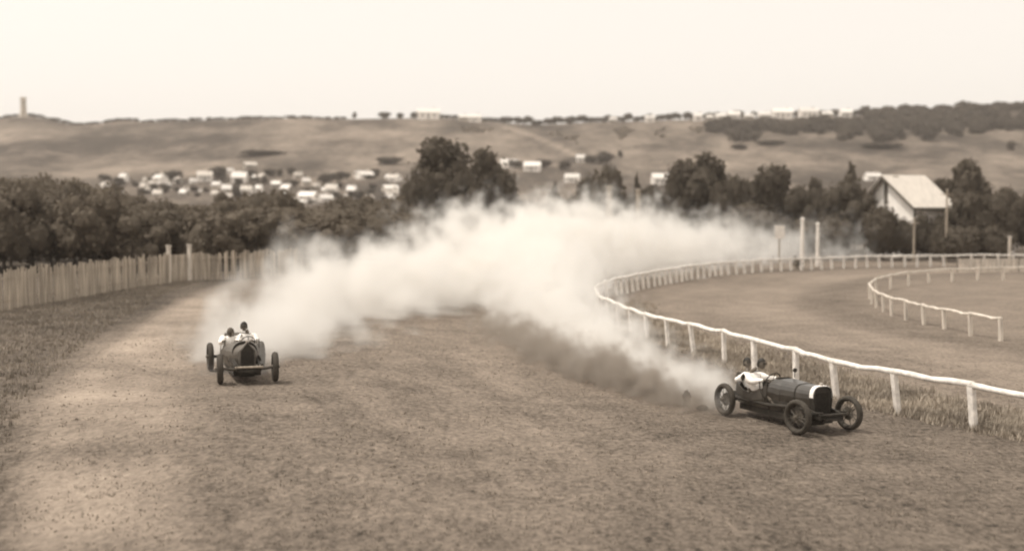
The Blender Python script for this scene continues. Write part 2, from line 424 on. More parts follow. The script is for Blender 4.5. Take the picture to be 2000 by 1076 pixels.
def trunk_mesh(seed, top=.55, r=.03):
    rnd = random.Random(seed); bm = bmesh.new()
    pts = [Vector((rnd.uniform(-.015, .015) * i, rnd.uniform(-.015, .015) * i, top * i / 5 - (.03 if i == 0 else 0))) for i in range(6)]
    tube(bm, pts, [r * 1.5, r, r * .9, r * .75, r * .6, r * .4], 7)
    for k in range(5):
        b0 = pts[2 + k % 3]; a = k * 1.3 + rnd.random(); L_ = rnd.uniform(.12, .22)
        tube(bm, [b0, b0 + Vector((math.cos(a) * L_ * .5, math.sin(a) * L_ * .5, .08)), b0 + Vector((math.cos(a) * L_, math.sin(a) * L_, .2))], [r * .5, r * .35, r * .15], 5)
    me = bpy.data.meshes.new('trunk'); bm.to_mesh(me); bm.free(); return me
CR = {k: [crown(k, s) for s in seeds] for k, seeds in (('round', (1, 2, 3, 4)), ('broad', (5, 6, 7)), ('cone', (8, 9)), ('bush', (10, 11, 12)))}
CRFAR = {'bush': [crown('bush', 20 + s, 420, .07, 1) for s in range(4)], 'round': [crown('round', 30 + s, 500, .06, 1) for s in range(3)]}
TINY = [crown('bush', 50 + s, 70, .16, 1) for s in range(4)]
TR = [trunk_mesh(s) for s in range(3)]
for k in CR:
    for me in CR[k]: me.materials.append(M['leaf'])
for k in CRFAR:
    for me in CRFAR[k]: me.materials.append(M['scrub'])
for me in TR: me.materials.append(M['bark'])
ntree = [0]
def tree(px, Y, H, W, kind, label, group=None, cat='tree', name='tree', var=None, mat=None):
    """H height, W width in metres"""
    ntree[0] += 1; i = ntree[0] if var is None else var
    p = on_ground(px, Y); p.z -= .05
    t = empty(name, p, random.uniform(0, 6.28), label=label, cat=cat, group=group)
    span = {'round': .7, 'broad': 1.0, 'cone': .5, 'bush': 1.0}[kind]; hh = {'round': .98, 'broad': .91, 'cone': 1.0, 'bush': .86}[kind]
    c = me_obj('crown', CR[kind][i % len(CR[kind])], None, t); c.scale = (W / span, W / span, H / hh)
    if mat:
        c.material_slots[0].link = 'OBJECT'; c.material_slots[0].material = mat
    k = me_obj('trunk', TR[i % 3], None, t); k.scale = (max(.6 * H, W * .7), max(.6 * H, W * .7), H * (.6 if kind == 'bush' else 1))
    return t
# the dark wood behind the paling fence
WOODTOP = [(-80, 345), (0, 343), (60, 352), (120, 345), (200, 360), (260, 382), (330, 388), (400, 392), (450, 380), (520, 374), (560, 378), (600, 402), (650, 396), (700, 384), (760, 390), (800, 388)]
rw = random.Random(3)
for row, (Yb, step, dl) in enumerate(((92, 42, 20), (100, 46, 8), (112, 46, 0))):
    px = -70
    while px < 800:
        Y = Yb + rw.uniform(-3, 3); top = lerp_tab(WOODTOP, px) + dl + rw.uniform(-4, 12)
        H = 4.9 - (top - 415) / 2400 * Y - gz((px - 1000) / 2400 * Y, Y)
        tree(px, Y, H, rw.uniform(4.6, 6.2), 'broad' if row < 2 else rw.choice(('round', 'broad')),
             'dark leafy tree in the dense dark wood behind the paling fence', 'trees of the dark wood behind the paling fence', name='broadleaf_tree', mat=M['leaf_pale'])
        px += step * rw.uniform(.8, 1.2)
# named trees: column, depth, top row, width px, kind, label
NT = [(857, 128, 279, 142, 'round', 'tallest dark broad-crowned tree, left of centre, standing out against the pale hill'),
      (822, 122, 345, 80, 'broad', 'lower dark tree at the left foot of the tallest tree'),
      (904, 122, 352, 84, 'broad', 'low dark bushy tree between the two tall trees left of centre'),
      (958, 134, 291, 98, 'round', 'second tall dark tree, just right of the tallest one'),
      (995, 138, 372, 80, 'broad', 'low dark tree in front of the white cottage left of centre'),
      (1085, 150, 358, 60, 'cone', 'narrow pointed dark tree left of the domed tree'),
      (1110, 140, 385, 100, 'broad', 'low spreading dark tree at the left foot of the domed tree'),
      (1178, 150, 326, 108, 'broad', 'dark tree with an even domed crown at centre right, above the dust'),
      (1243, 155, 338, 30, 'cone', 'small slim conical tree between the domed tree and the big square tree'),
      (1275, 150, 365, 80, 'broad', 'low dark tree left of the big square-topped tree'),
      (1365, 150, 292, 118, 'round', 'big dark square-topped tree right of centre, highest on the right half'),
      (1320, 148, 360, 70, 'broad', 'bushy dark tree at the left foot of the big square-topped tree'),
      (1425, 146, 348, 90, 'broad', 'dark tree on the sloping right shoulder of the big square-topped tree'),
      (1500, 152, 324, 100, 'round', 'rounded greyish tree midway between the square-topped tree and the two white posts'),
      (1560, 150, 372, 90, 'broad', 'low dark tree right above the two tall white posts'),
      (1592, 165, 345, 50, 'round', 'small tree beside the small white cottage, left of the pointed tree'),
      (1660, 152, 317, 62, 'cone', 'tall dark pointed tree just left of the big white gabled house'),
      (1655, 140, 360, 120, 'broad', 'wide dark bushy tree below the pointed tree'),
      (1725, 126, 398, 105, 'bush', 'dark shrub hiding the lower gable wall of the big white house'),
      (1762, 128, 415, 60, 'bush', 'small shrub in front of the corner of the big white house'),
      (1838, 128, 428, 60, 'bush', 'shrub against the right hand wall of the big white house'),
      (1812, 129, 410, 62, 'bush', 'leafy shrub covering the foot of the right hand wall of the big white house'),
      (1885, 150, 303, 90, 'round', 'tall dark tree with ragged top right of the big white house'),
      (1855, 143, 345, 100, 'round', 'dark rounded tree rising behind the roof end of the big white house'),
      (1905, 132, 378, 120, 'broad', 'wide dark tree below the ragged tree near the right edge'),
      (1955, 138, 369, 80, 'broad', 'brownish tree beside the small white shed at the right edge'),
      (2010, 140, 380, 70, 'broad', 'tree at the very right edge above the pale fence'),
      (1040, 142, 398, 80, 'bush', 'dark bush below the white cottage left of the domed tree'),
      (1210, 135, 408, 120, 'bush', 'dark bush at the foot of the domed tree just above the dust'),
      (1460, 134, 395, 140, 'bush', 'wide dark bush above the thinning dust right of centre'),
      (1605, 130, 420, 120, 'bush', 'dark bush behind the two tall white posts'),
      (1880, 122, 432, 110, 'bush', 'dark bush over the far rail near the right edge'),
      (1940, 122, 440, 90, 'bush', 'brown bush over the pale picket fence at the right edge')]
for px, Y, top, wpx, kind, lab in NT:
    H = 4.9 - (top - 415) / 2400 * Y; tree(px, Y, H, wpx / 2400 * Y, kind, lab, name='shrub' if kind == 'bush' else 'broadleaf_tree', cat='shrub' if kind == 'bush' else 'tree')
# background row low dark trees from x 1000 to 2000 closing the gaps under the crowns
px = 800
while px < 2040:
    Y = 158 + rw.uniform(-4, 6); top = lerp_tab([(800, 392), (980, 400), (1130, 398), (1200, 372), (1300, 376), (1440, 366), (1560, 378), (1600, 392), (1680, 402), (1700, 418), (1860, 418), (1900, 372), (2000, 378)], px) + rw.uniform(-8, 12)
    tree(px, Y, 4.9 - (top - 415) / 2400 * Y, rw.uniform(4.5, 6.5), 'broad', 'low dark tree in the unbroken back row beyond the far bend', 'low back row of trees beyond the far bend', name='broadleaf_tree')
    px += rw.uniform(48, 66)
def far_plant(px, py, hpx, wpx, label, group, kind='bush', name='shrub', cat='shrub', Y=None):
    p = ground_at(px, py) if Y is None else on_ground(px, Y); Y = p.y; p.z -= .2
    H = hpx / 2400 * Y; W = wpx / 2400 * Y
    t = empty(name, p, random.uniform(0, 6.28), label=label, cat=cat, group=group)
    c = me_obj('crown', random.choice(CRFAR[kind]), None, t); c.scale = (W / 1.0, W / 1.0, H / .9)
    if kind == 'round':
        c.scale = (W / .8, W / .8, H / 1.0); k = me_obj('trunk', TR[0], None, t); k.scale = (H * .8, H * .8, H)
for px, py, h, w_, lab in [(640, 358, 22, 60, 'dark bush among the white cottages, under the hill left of centre'), (672, 352, 18, 34, 'rounded bush beside the dark bush among the cottages'),
    (570, 368, 18, 34, 'bush left of the pale cottages in the middle of the village'), (425, 350, 26, 40, 'dark round bush among the left cottages'), (460, 385, 16, 40, 'low bush under the left cottages'),
    (340, 352, 20, 36, 'dark bush between two left cottages'), (760, 322, 16, 60, 'long scrub patch left of the tallest tree'), (735, 345, 16, 20, 'small bush beside the pale paddock'),
    (1105, 333, 20, 30, 'bush right of the end of the pale hill road'), (1150, 318, 16, 30, 'small bush on the slope above the domed tree'), (1182, 322, 26, 44, 'dark clump directly above the domed tree'),
    (1212, 310, 18, 14, 'little upright bush on the open slope right of the domed tree'), (1010, 330, 20, 40, 'bush right of the second tall tree'), (1060, 328, 18, 34, 'bush beyond the small white cottage by the hill road'),
    (1445, 292, 12, 40, 'dark scrub on the open slope above the square-topped tree'), (1500, 283, 9, 70, 'long low hedge on the slope at right'), (1725, 290, 11, 90, 'dark hedge on the slope above the white house'),
    (520, 302, 8, 110, 'long thin hedge on the left slope'), (480, 345, 14, 30, 'bush behind the highest left cottage'), (300, 372, 14, 30, 'low bush in front of the far left cottages')]:
    far_plant(px, py, h, w_, lab, None)
rb = random.Random(21)
for _ in range(55):
    px = rb.uniform(190, 800); py = rb.uniform(340, 400) if px > 400 else rb.uniform(350, 385)
    far_plant(px, py, rb.uniform(8, 17), rb.uniform(12, 34), 'small dark garden bush among the white cottages of the village', 'garden bushes between the village cottages', name='garden_bush')
# the crest: a row of trees one can count
rw2 = random.Random(11); px = 985
while px < 2010:
    h = rw2.uniform(10, 17); Y = 846 + rw2.uniform(-6, 10)
    far_plant(px, 0, h, rw2.uniform(16, 32), 'small dark tree in the row along the crest of the right hill', 'trees along the crest of the right hill', kind='bush' , name='crest_tree', cat='tree', Y=Y)
    px += rw2.uniform(9, 17)
px = 862
while px < 985:
    far_plant(px, 0, rw2.uniform(6, 9), rw2.uniform(18, 30), 'low hedge tree along the crest right of the white hilltop villa', 'hedge trees right of the hilltop villa', name='hedge_tree', cat='tree', Y=852); px += 13
px = 8
while px < 690:
    if abs(px - 51) > 8: far_plant(px, 0, rw2.uniform(4, 7), rw2.uniform(14, 30), 'low scrub bush on the crest of the left hill', 'scrub along the crest of the left hill', name='shrub', Y=850)
    px += rw2.uniform(10, 20)
far_plant(694, 0, 15, 12, 'lone small tree on the skyline left of the hilltop villa', None, kind='round', name='lone_tree', cat='tree', Y=850)
far_plant(753, 0, 14, 26, 'rounded grey tree on the skyline left of the hilltop villa', None, name='hilltop_tree', cat='tree', Y=850)
far_plant(781, 0, 12, 16, 'smaller grey tree on the skyline next to the rounded one', None, name='hilltop_tree', cat='tree', Y=850)
far_plant(812, 0, 13, 20, 'dark tree touching the left end of the white hilltop villa', None, name='hilltop_tree', cat='tree', Y=850)
# woodland on the right slope reads as one mass
def woodland(name, region, n, label, hrange=(6, 10), mat='scrub'):
    V = []; F = []; rnd = random.Random(5); src = CRFAR['bush'] if hrange[1] > 4 else TINY; k = 0
    while k < n:
        px, py = rnd.uniform(region[0], region[1]), rnd.uniform(region[2], region[3])
        if py < lerp_tab(RIDGE, px) + (18 if 880 < px < 1690 else 3): continue
        q = noise.noise(Vector((px * .02, py * .05, 2)))
        if q + rnd.random() * .5 < region[4] + .9 * sstep(region[3] - 45, region[3], py): k += .25; continue
        k += 1; v = ray(px, py); t0 = None
        p = ground_at(px, py)
        h = rnd.uniform(*hrange); me = src[rnd.randrange(4)]; a = rnd.uniform(0, 6.28); ca, sa = math.cos(a), math.sin(a); w_ = h * rnd.uniform(.9, 1.5); i = len(V)
        V += [(p.x + (c.co.x * ca - c.co.y * sa) * w_, p.y + (c.co.x * sa + c.co.y * ca) * w_, p.z - .6 + c.co.z * h) for c in me.vertices]
        F += [tuple(i + q_ for q_ in f.vertices) for f in me.polygons]
    me = bpy.data.meshes.new(name); me.from_pydata(V, [], F)
    return me_obj(name, me, M[mat], label=label, cat='woodland', kind='stuff')
woodland('woodland', (1380, 2040, 212, 296, .02), 520, 'dark woodland covering the upper slope of the right hill', (5, 9))
#woodland('scrubland', (0, 640, 236, 345, .05), 1500, 'patchy scrub covering the upper slope of the left hill', (.8, 2.2), 'scrub_pale')
woodland('hill_scrub', (900, 1420, 236, 285, .15), 420, 'thin scrub below the crest right of the dip', (1, 3), 'scrub_pale')

# ------------------------------------------------------------------ buildings
def small_house(px, py, wpx, hpx, rz, label, group=None, wall='wall_white', roof='roof_white', Y=None, tall=.5):
    """cottage: wpx ridge length, hpx total height"""
    p = ground_at(px, py) if Y is None else on_ground(px, Y); Y = p.y
    L_ = wpx / 2400 * Y; H = hpx * 1.15 / 2400 * Y; D = min(L_ * .8, 8.0); hw = H * tall
    t = empty('cottage', p, rz, label=label, cat='house', group=group)
    bm = bmesh.new(); x, y = L_ / 2 * .92, D / 2 * .9
    secs = [[(sx * x, -y, -1.5), (sx * x, y, -1.5), (sx * x, y, hw), (sx * x, 0, H * .95), (sx * x, -y, hw)] for sx in (-1, 1)]
    loft(bm, secs); mesh_obj('wall', bm, M[wall], t)
    bm = bmesh.new()
    for s in (-1, 1):
        o = [(-L_ / 2, s * D / 2, hw - .12), (-L_ / 2, 0, H), (-L_ / 2, 0, H + .12), (-L_ / 2, s * D / 2, hw + .02)]
        loft(bm, [[Vector(q) for q in o], [Vector((-q[0], q[1], q[2])) for q in o]])
    rf = mesh_obj('roof', bm, M[roof], t)
    bm = bmesh.new(); box(bm, (L_ * .22, 0, H + .35), (.7, .7, 1.1)); mesh_obj('chimney', bm, M['wall_far'], rf)
    for k in (-1, 1):
        bm = bmesh.new(); box(bm, (k * L_ * .24, -y - .02, hw * .55), (min(1.1, L_ * .13), .06, hw * .42)); mesh_obj('window', bm, M['glass_dark'], t)
    bm = bmesh.new(); box(bm, (0, -y - .02, hw * .4), (min(1.0, L_ * .12), .06, hw * .8)); mesh_obj('door', bm, M['dark_trim'], t)
VILL = [(207, 370, 26, 16, 'farthest left small pale cottage above the dark wood'), (242, 354, 34, 17, 'white-roofed cottage second from the left of the village'),
    (281, 372, 22, 18, 'narrow pale cottage third along the village from the left'), (313, 356, 38, 18, 'long white-roofed cottage above two smaller ones, left part of village'),
    (308, 384, 30, 16, 'dim pale cottage half sunk in the dark trees, left part of village'), (330, 367, 16, 14, 'tiny cottage right of the long white-roofed one'),
    (392, 377, 13, 9, 'tiny bright hut on the edge of the dark wood'), (400, 352, 48, 20, 'wide slanting white roof in the middle left of the village'),
    (450, 336, 20, 9, 'small hut below the highest cottage on the left'), (488, 328, 46, 14, 'highest cottage of the left village, on the slope'),
    (443, 375, 32, 17, 'bright cottage with another right below it, left village'), (447, 389, 22, 14, 'small bright cottage under another at the edge of the wood'),
    (468, 355, 44, 22, 'broad pale cottage above a cluster of bright ones'), (482, 380, 36, 20, 'bright cottage at the right end of the left cluster'),
    (506, 373, 22, 14, 'dim cottage joined to the right end of the left cluster'), (540, 367, 34, 16, 'dull cottage between the two village clusters'),
    (560, 375, 30, 18, 'square bright cottage at the left of the centre cluster'), (560, 389, 22, 12, 'small dim cottage below the square bright one'),
    (598, 361, 34, 16, 'small bright cottage behind the centre cluster'), (586, 347, 18, 12, 'little pale cottage highest in the centre cluster'),
    (602, 390, 56, 18, 'longest white roof at the lower edge of the village'), (592, 401, 32, 14, 'low white cottage in front of the longest roof'),
    (637, 392, 40, 14, 'dim low cottage right of the longest white roof'), (648, 377, 46, 20, 'big bright cottage in the centre of the village'),
    (687, 378, 32, 18, 'bright cottage right of the big bright one'), (712, 347, 48, 15, 'bright cottage standing apart on the slope right of the village'),
    (772, 352, 40, 13, 'pale cottage partly behind the tallest tree'), (762, 372, 40, 13, 'dim pale cottage above the bright one by the tallest tree'),
    (768, 382, 30, 14, 'pale cottage roof left of the tallest tree'), (767, 397, 26, 20, 'bright cottage at the foot of the tallest tree, left side')]
rv = random.Random(8)
for px, py, w_, h_, lab in VILL:
    small_house(px, py + 2, w_ * rv.uniform(.5, .78), h_ * .8, rv.uniform(-.8, .8), lab, 'white cottages of the valley village', Y=None, wall=rv.choice(('wall_white', 'wall_far')), roof=rv.choice(('roof_white', 'roof_white', 'roof_pale')), tall=rv.uniform(.45, .62))
for px, py, w_, h_, lab, Y in [(1040, 334, 34, 15, 'single bright cottage on the slope right of the two tall trees', None), (1028, 402, 44, 36, 'white gabled cottage showing low between the tall trees and the domed tree', 190),
    (998, 408, 26, 18, 'pale shed beside the low white gabled cottage', 185), (1135, 317, 20, 12, 'tiny white cottage at the lower end of the pale hill road', None), (1118, 356, 30, 14, 'pale cottage just left of the domed tree', None),
    (1292, 360, 40, 18, 'white cottage left of the big square-topped tree', None), (1577, 385, 34, 24, 'white cottage among trees above the two tall white posts', 230), (1596, 398, 24, 14, 'dim shed below the white cottage above the posts', 222),
    (995, 328, 36, 14, 'dim cottage touching the right side of the second tall tree', None), (1966, 425, 28, 18, 'small white shed low at the right edge', 150), (1985, 408, 14, 22, 'narrow white outhouse at the right edge', 165),
    (1704, 352, 30, 12, 'pale roof just behind the left end of the big white house', None)]:
    small_house(px, py, w_, h_, rv.uniform(-.2, .2), lab, Y=Y, tall=.55)
for _ in range(30):
    px = rv.uniform(200, 800); py = rv.uniform(345, 398) if px > 430 else rv.uniform(350, 385)
    small_house(px, py, rv.uniform(9, 19), rv.uniform(7, 12), rv.uniform(-1, 1), 'tiny pale cottage half hidden among the village bushes', 'tiny cottages scattered through the village', wall=rv.choice(('wall_white', 'wall_far')), roof=rv.choice(('roof_white', 'roof_pale')))
# villa and houses of the crest
small_house(838, 0, 46, 17, .05, 'long white villa on the crest of the hill left of centre', Y=838, tall=.6)
for px, w_, h_, lab in [(905, 18, 10, 'dim house on the crest right of the long villa'), (928, 26, 12, 'pale house second right of the long villa'), (1196, 16, 9, 'first dim house on the crest right of the dip'),
    (1268, 20, 11, 'pale house on the crest between clumps of trees'), (1361, 17, 13, 'bright square house left of the crest terrace'), (1384, 14, 9, 'dim small house right of the bright square one on the crest'),
    (1406, 22, 11, 'pale crest house, first of the pair left of the bright terrace'), (1431, 24, 14, 'bright crest house, second of the pair left of the terrace'), (1460, 20, 9, 'low dim crest house'),
    (1490, 24, 12, 'yellowish crest house left of the two brightest'), (1525, 40, 17, 'left one of the two brightest wide houses on the crest'), (1576, 38, 17, 'right one of the two brightest wide houses on the crest'),
    (1612, 22, 10, 'dim crest house right of the two brightest'), (1648, 24, 13, 'rightmost white house on the crest')]:
    small_house(px, 0, w_, h_, rv.uniform(-.15, .15), lab, 'houses along the hill crest', Y=836, tall=.6, wall='wall_white' if 'dim' not in lab else 'wall_far')
# monument tower on the left hill
p = on_ground(51, 845); t = empty('monument_tower', p, .6, label='slim pale stone tower on the summit of the left hill', cat='tower')
bm = bmesh.new(); box(bm, (0, 0, 5.2), (3.8, 3.8, 14), taper=.82); mesh_obj('shaft', bm, M['stone'], t)
bm = bmesh.new(); box(bm, (0, 0, 12.5), (4.1, 4.1, .7)); box(bm, (0, 0, 13.0), (3.3, 3.3, .5)); mesh_obj('cornice', bm, M['stone'], t)
bm = bmesh.new(); box(bm, (0, 0, .4), (5.8, 5.8, 2.6), taper=.8); mesh_obj('plinth', bm, M['stone'], t)
for k in range(4):
    bm = bmesh.new(); rot = Matrix.Rotation(k * math.pi / 2, 3, 'Z'); box(bm, rot @ Vector((0, -1.68, 9.4)), (.7, .1, 1.6), rot); mesh_obj('window', bm, M['glass_dark'], t)

# the big white gabled house
def big_house():
    p = on_ground(1785, 138); t = empty('gabled_house', (p.x, p.y, 0), R(0), label='big white two-storey house with a pale roof and broad gable above the trees at right', cat='house')
    Y = 138.0; g = -.2
    # corner C nearest the camera, gable runs back to the left, long wall runs back to the right
    C0 = at(1787, 400, 134.0); Lc = at(1692, 368, 141.5); Rr = at(1843, 392, 140.5)
    u = Vector((Lc.x - C0.x, Lc.y - C0.y, 0)); wl = u.length; u.normalize()
    v = Vector((-u.y, u.x, 0)); v = v if v.x > 0 else -v
    ll = 4.9; org = Vector((C0.x, C0.y, 0)); eave = C0.z; eave2 = eave
    ridge = eave + 3.1
    def W(a, b, z): return org + u * a + v * b + Vector((0, 0, z)) - Vector((p.x, p.y, 0))
    bm = bmesh.new(); pr = [(0, -.3), (wl, -.3), (wl, eave), (wl * .58, ridge), (0, eave)]
    loft(bm, [[W(a, 0, z) for a, z in pr], [W(a, ll, z) for a, z in pr]]); mesh_obj('wall', bm, M['wall_white'], t)
    bm = bmesh.new()
    for (a0, z0) in ((-.7, eave - .45), (wl + .7, eave - .3)):
        a1, z1 = wl * .58, ridge + .12
        q = [(a0, z0), (a1, z1), (a1, z1 + .16), (a0, z0 + .16)]
        loft(bm, [[W(a, -.7, z) for a, z in q], [W(a, ll + .6, z) for a, z in q]])
    rf = mesh_obj('roof', bm, M['roof_pale'], t)
    bm = bmesh.new()
    for a0, z0 in ((-.72, eave - .50), (wl + .72, eave - .35)):
        a1, z1 = wl * .58, ridge + .06; q = [(a0, z0 - .2), (a1, z1 - .22), (a1, z1 + .12), (a0, z0 + .14)]
        loft(bm, [[W(a, -.72, z) for a, z in q], [W(a, -.62, z) for a, z in q]])
    q = [(-.74, eave - .62), (-.64, eave - .62), (-.64, eave - .34), (-.74, eave - .34)]
    loft(bm, [[W(a, -.7, z) for a, z in q], [W(a, ll + .6, z) for a, z in q]])
    mesh_obj('bargeboard', bm, M['dark_trim'], t)
    bm = bmesh.new(); loft(bm, [[W(a, b, z) for a, b in ((wl * .58 - .3, -.06), (wl * .58 + .3, -.06), (wl * .58 + .3, .01), (wl * .58 - .3, .01))] for z in (ridge - 3.0, ridge - .25)]); mesh_obj('vent', bm, M['dark_trim'], t)
    def window(a, z, wd, h, side):
        bm = bmesh.new()
        if side == 'g': q = [(a - wd / 2, -.05), (a + wd / 2, -.05), (a + wd / 2, .02), (a - wd / 2, .02)]
        else: q = [(-.05, a - wd / 2), (.02, a - wd / 2), (.02, a + wd / 2), (-.05, a + wd / 2)]
        loft(bm, [[W(x_, y_, zz) for x_, y_ in q] for zz in (z, z + h)]); wo = mesh_obj('window', bm, M['glass_dark'], t)
        bm = bmesh.new()
        for zz in (z - .1, z + h):
            s_ = 1.12; c_ = sum((Vector((x_, y_)) for x_, y_ in q), Vector((0, 0))) / 4
            loft(bm, [[W(c_.x + (x_ - c_.x) * s_, c_.y + (y_ - c_.y) * s_, z_) for x_, y_ in q] for z_ in (zz, zz + .1)])
        mesh_obj('sill', bm, M['white_paint'], wo)
    for a in (1.6, 3.6, 6.2): window(a, eave - 3.2, .8, 1.4, 'g')
    for b in (1.2, 3.4): window(b, eave - 2.9, .9, 1.7, 's')
    bm = bmesh.new(); tube(bm, [W(-.12, -.12, -.2), W(-.12, -.12, eave - .3)], .12, 8); mesh_obj('downpipe', bm, M['dark_trim'], t)
    bm = bmesh.new()
    for k in range(2): loft(bm, [[W(wl * .58 + a, ll * .2 + b, z) for a, b in ((-.4, -.4), (.4, -.4), (.4, .4), (-.4, .4))] for z in (ridge - .5, ridge + .2)]) if k == 0 else None
    mesh_obj('ridge_vent', bm, M['roof_pale'], rf)
big_house()

# ------------------------------------------------------------------ fences and posts
def paling_fence():
    base = [at_ for at_ in [(-27.0, 46.0), (-22.7, 54.0), (-22.3, 62.0), (-21.9, 69.5), (-21.2, 76.0)]]
    base2 = [(-20.7, 78.6), (-17.8, 82.0), (-15.4, 88.0), (-13.4, 92.0)]
    t = empty('paling_fence', (base[1][0], base[1][1], gz(*base[1])), label='weathered upright paling fence along the left edge of the course', cat='fence')
    o = t.location
    rnd = random.Random(4)
    def run(pts):
        bm = bmesh.new(); bmr = bmesh.new(); posts = []
        for (ax, ay), (bx, by) in zip(pts, pts[1:]):
            L_ = math.hypot(bx - ax, by - ay); n = int(L_ / .17); d = Vector((bx - ax, by - ay, 0)) / L_; rz = Matrix.Rotation(math.atan2(d.y, d.x), 3, 'Z')
            for i in range(n):
                if rnd.random() < .06: continue
                s = (i + .5) * L_ / n; x, y = ax + d.x * s, ay + d.y * s; h = 1.85 + rnd.uniform(-.12, .12) + .12 * noise.noise(Vector((x, y, 0)))
                tilt = Matrix.Rotation(rnd.gauss(0, .022), 3, 'Y')
                box(bm, (x - o.x, y - o.y, gz(x, y) - o.z + h / 2 - .05), (rnd.uniform(.09, .15), .025, h), rz @ tilt)
            for hz in (.45, 1.45):
                box(bmr, ((ax + bx) / 2 - o.x + d.y * .06 * -1, (ay + by) / 2 - o.y + d.x * .06, (gz(ax, ay) + gz(bx, by)) / 2 - o.z + hz), (L_, .05, .09), rz)
            for i in range(int(L_ / 2.6)):
                s = i * 2.6; posts.append((ax + d.x * s, ay + d.y * s))
        mesh_obj('paling_panel', bm, M['pale_wood'], t); mesh_obj('cross_rail', bmr, M['post_wood'], t)
        for x, y in posts:
            b2 = bmesh.new(); h = rnd.uniform(1.95, 2.1); box(b2, (x - o.x - .05, y - o.y + .12, gz(x, y) - o.z + h / 2 - .1), (.14, .12, h)); mesh_obj('post', b2, M['post_wood'], t)
    run(base); run(base2)
    # gate between two taller posts
    g = empty('paling_gate', (-20.95, 77.3, gz(-20.95, 77.3)), R(75), label='close boarded gate between two taller posts in the paling fence', cat='gate')
    bm = bmesh.new()
    for i in range(11): box(bm, (-1.05 + i * .2, 0, .95), (.14, .03, 1.65))
    mesh_obj('paling_panel', bm, M['pale_wood'], g)
    bm = bmesh.new()
    for z in (.35, 1.5): box(bm, (0, .045, z), (2.2, .05, .1))
    mesh_obj('cross_rail', bm, M['post_wood'], g)
    for s in (-1, 1):
        bm = bmesh.new(); box(bm, (s * 1.25, 0, 1.1), (.2, .2, 2.45)); box(bm, (s * 1.25, 0, 2.36), (.26, .26, .07)); mesh_obj('gate_post', bm, M['old_white'], g)
paling_fence()

def arc_points(pts, step):
    out_ = [pts[0]]; acc = 0.0
    for (ax, ay), (bx, by) in zip(pts, pts[1:]):
        L_ = math.hypot(bx - ax, by - ay); s = step - acc
        while s <= L_:
            out_.append((ax + (bx - ax) * s / L_, ay + (by - ay) * s / L_)); s += step
        acc = (acc + L_) % step
    return out_
def rail_fence(name, pts, h, label, lean, pw, rr, mat='white_paint', seed=1, ends=True):
    rnd = random.Random(seed); o = Vector((pts[0][0], pts[0][1], gz(*pts[0]))); t = empty(name, o, label=label, cat='rail fence')
    tops = []
    for i, (x, y) in enumerate(pts):
        nx, ny = pts[min(i + 1, len(pts) - 1)]; qx, qy = pts[max(i - 1, 0)]; ang = math.atan2(ny - qy, nx - qx)
        z = gz(x, y); hh = h + rnd.uniform(-.035, .035); lx = -lean * rnd.uniform(.3, 1.6) * hh
        bm = bmesh.new(); rz = Matrix.Rotation(ang, 3, 'Z'); W_ = pw * rnd.uniform(.78, 1.15)
        secs = []
        for k in range(4):
            f = k / 3; c = Vector((x - o.x + lx * f, y - o.y, z - o.z - .15 + (hh + .15) * f)); ww = W_ * (1.0 + .08 * math.sin(k * 2 + i))
            secs.append([c + rz @ Vector((a * ww / 2, b * .07, 0)) for a, b in ((-1, -.5), (-.8, -.9), (.8, -.9), (1, -.5), (1, .5), (.8, .9), (-.8, .9), (-1, .5))])
        loft(bm, secs); mesh_obj('post', bm, M[mat], t)
        tops.append(Vector((x - o.x + lx, y - o.y, z - o.z + hh + rr * .5)))
    for i in range(len(tops) - 1):                       # one round rail per bay, each slightly bowed
        a, b = tops[i], tops[i + 1]; d = (b - a); e = d.normalized() * .06
        bm = bmesh.new(); q = [a - e + Vector((0, 0, rnd.uniform(-.015, .02)))]
        for f in (.25, .5, .75): q.append(a + d * f + Vector((0, 0, rnd.uniform(-.035, .025) - .02)))
        q.append(b + e + Vector((0, 0, rnd.uniform(-.015, .02))))
        tube(bm, q, [rr * rnd.uniform(.9, 1.1) for _ in q], 10); mesh_obj('rail', bm, M[mat], t, smooth=True)
near = RAIL[:19]
far = arc_points(RAIL[18:], 1.35)[1:]
rail_fence('rail_fence', near + far[:62], .98, 'long white post and rail fence curving round the inside of the bend', .10, .20, .074)
# second rail round the infield track
def gp(px, py): q = ground_at(px, py); return (q.x, q.y)
inner = [gp(a, b) for a, b in [(1955, 666), (1896, 656), (1845, 643), (1805, 634), (1770, 626), (1742, 617), (1726, 610), (1712, 602), (1703, 594), (1699, 584), (1712, 574), (1740, 565), (1775, 558), (1815, 553), (1860, 550), (1910, 548), (1960, 547), (2010, 546)]]
rail_fence('rail_fence', inner, .85, 'lower greyish rail fence round the inner infield track at right', .05, .18, .06, 'old_white', 3)
# upright pickets on the far right
pk = [gp(a, 531) for a in range(1870, 2030, 15)]
t = empty('picket_fence', (pk[0][0], pk[0][1], 0), label='pale picket fence with dark uprights on the far right side of the course', cat='fence')
bm = bmesh.new()
L0 = Vector(pk[0]); 
for (ax, ay), (bx, by) in zip(pk, pk[1:]):
    for k in range(3):
        x, y = ax + (bx - ax) * (k + .5) / 3, ay + (by - ay) * (k + .5) / 3; box(bm, (x - L0.x, y - L0.y - .05, .55 + gz(x, y)), (.16, .03, 1.1))
mesh_obj('paling_panel', bm, M['old_white'], t)
for x, y in pk:
    bm = bmesh.new(); box(bm, (x - L0.x, y - L0.y, .6), (.1, .1, 1.25)); mesh_obj('post', bm, M['bark'], t)

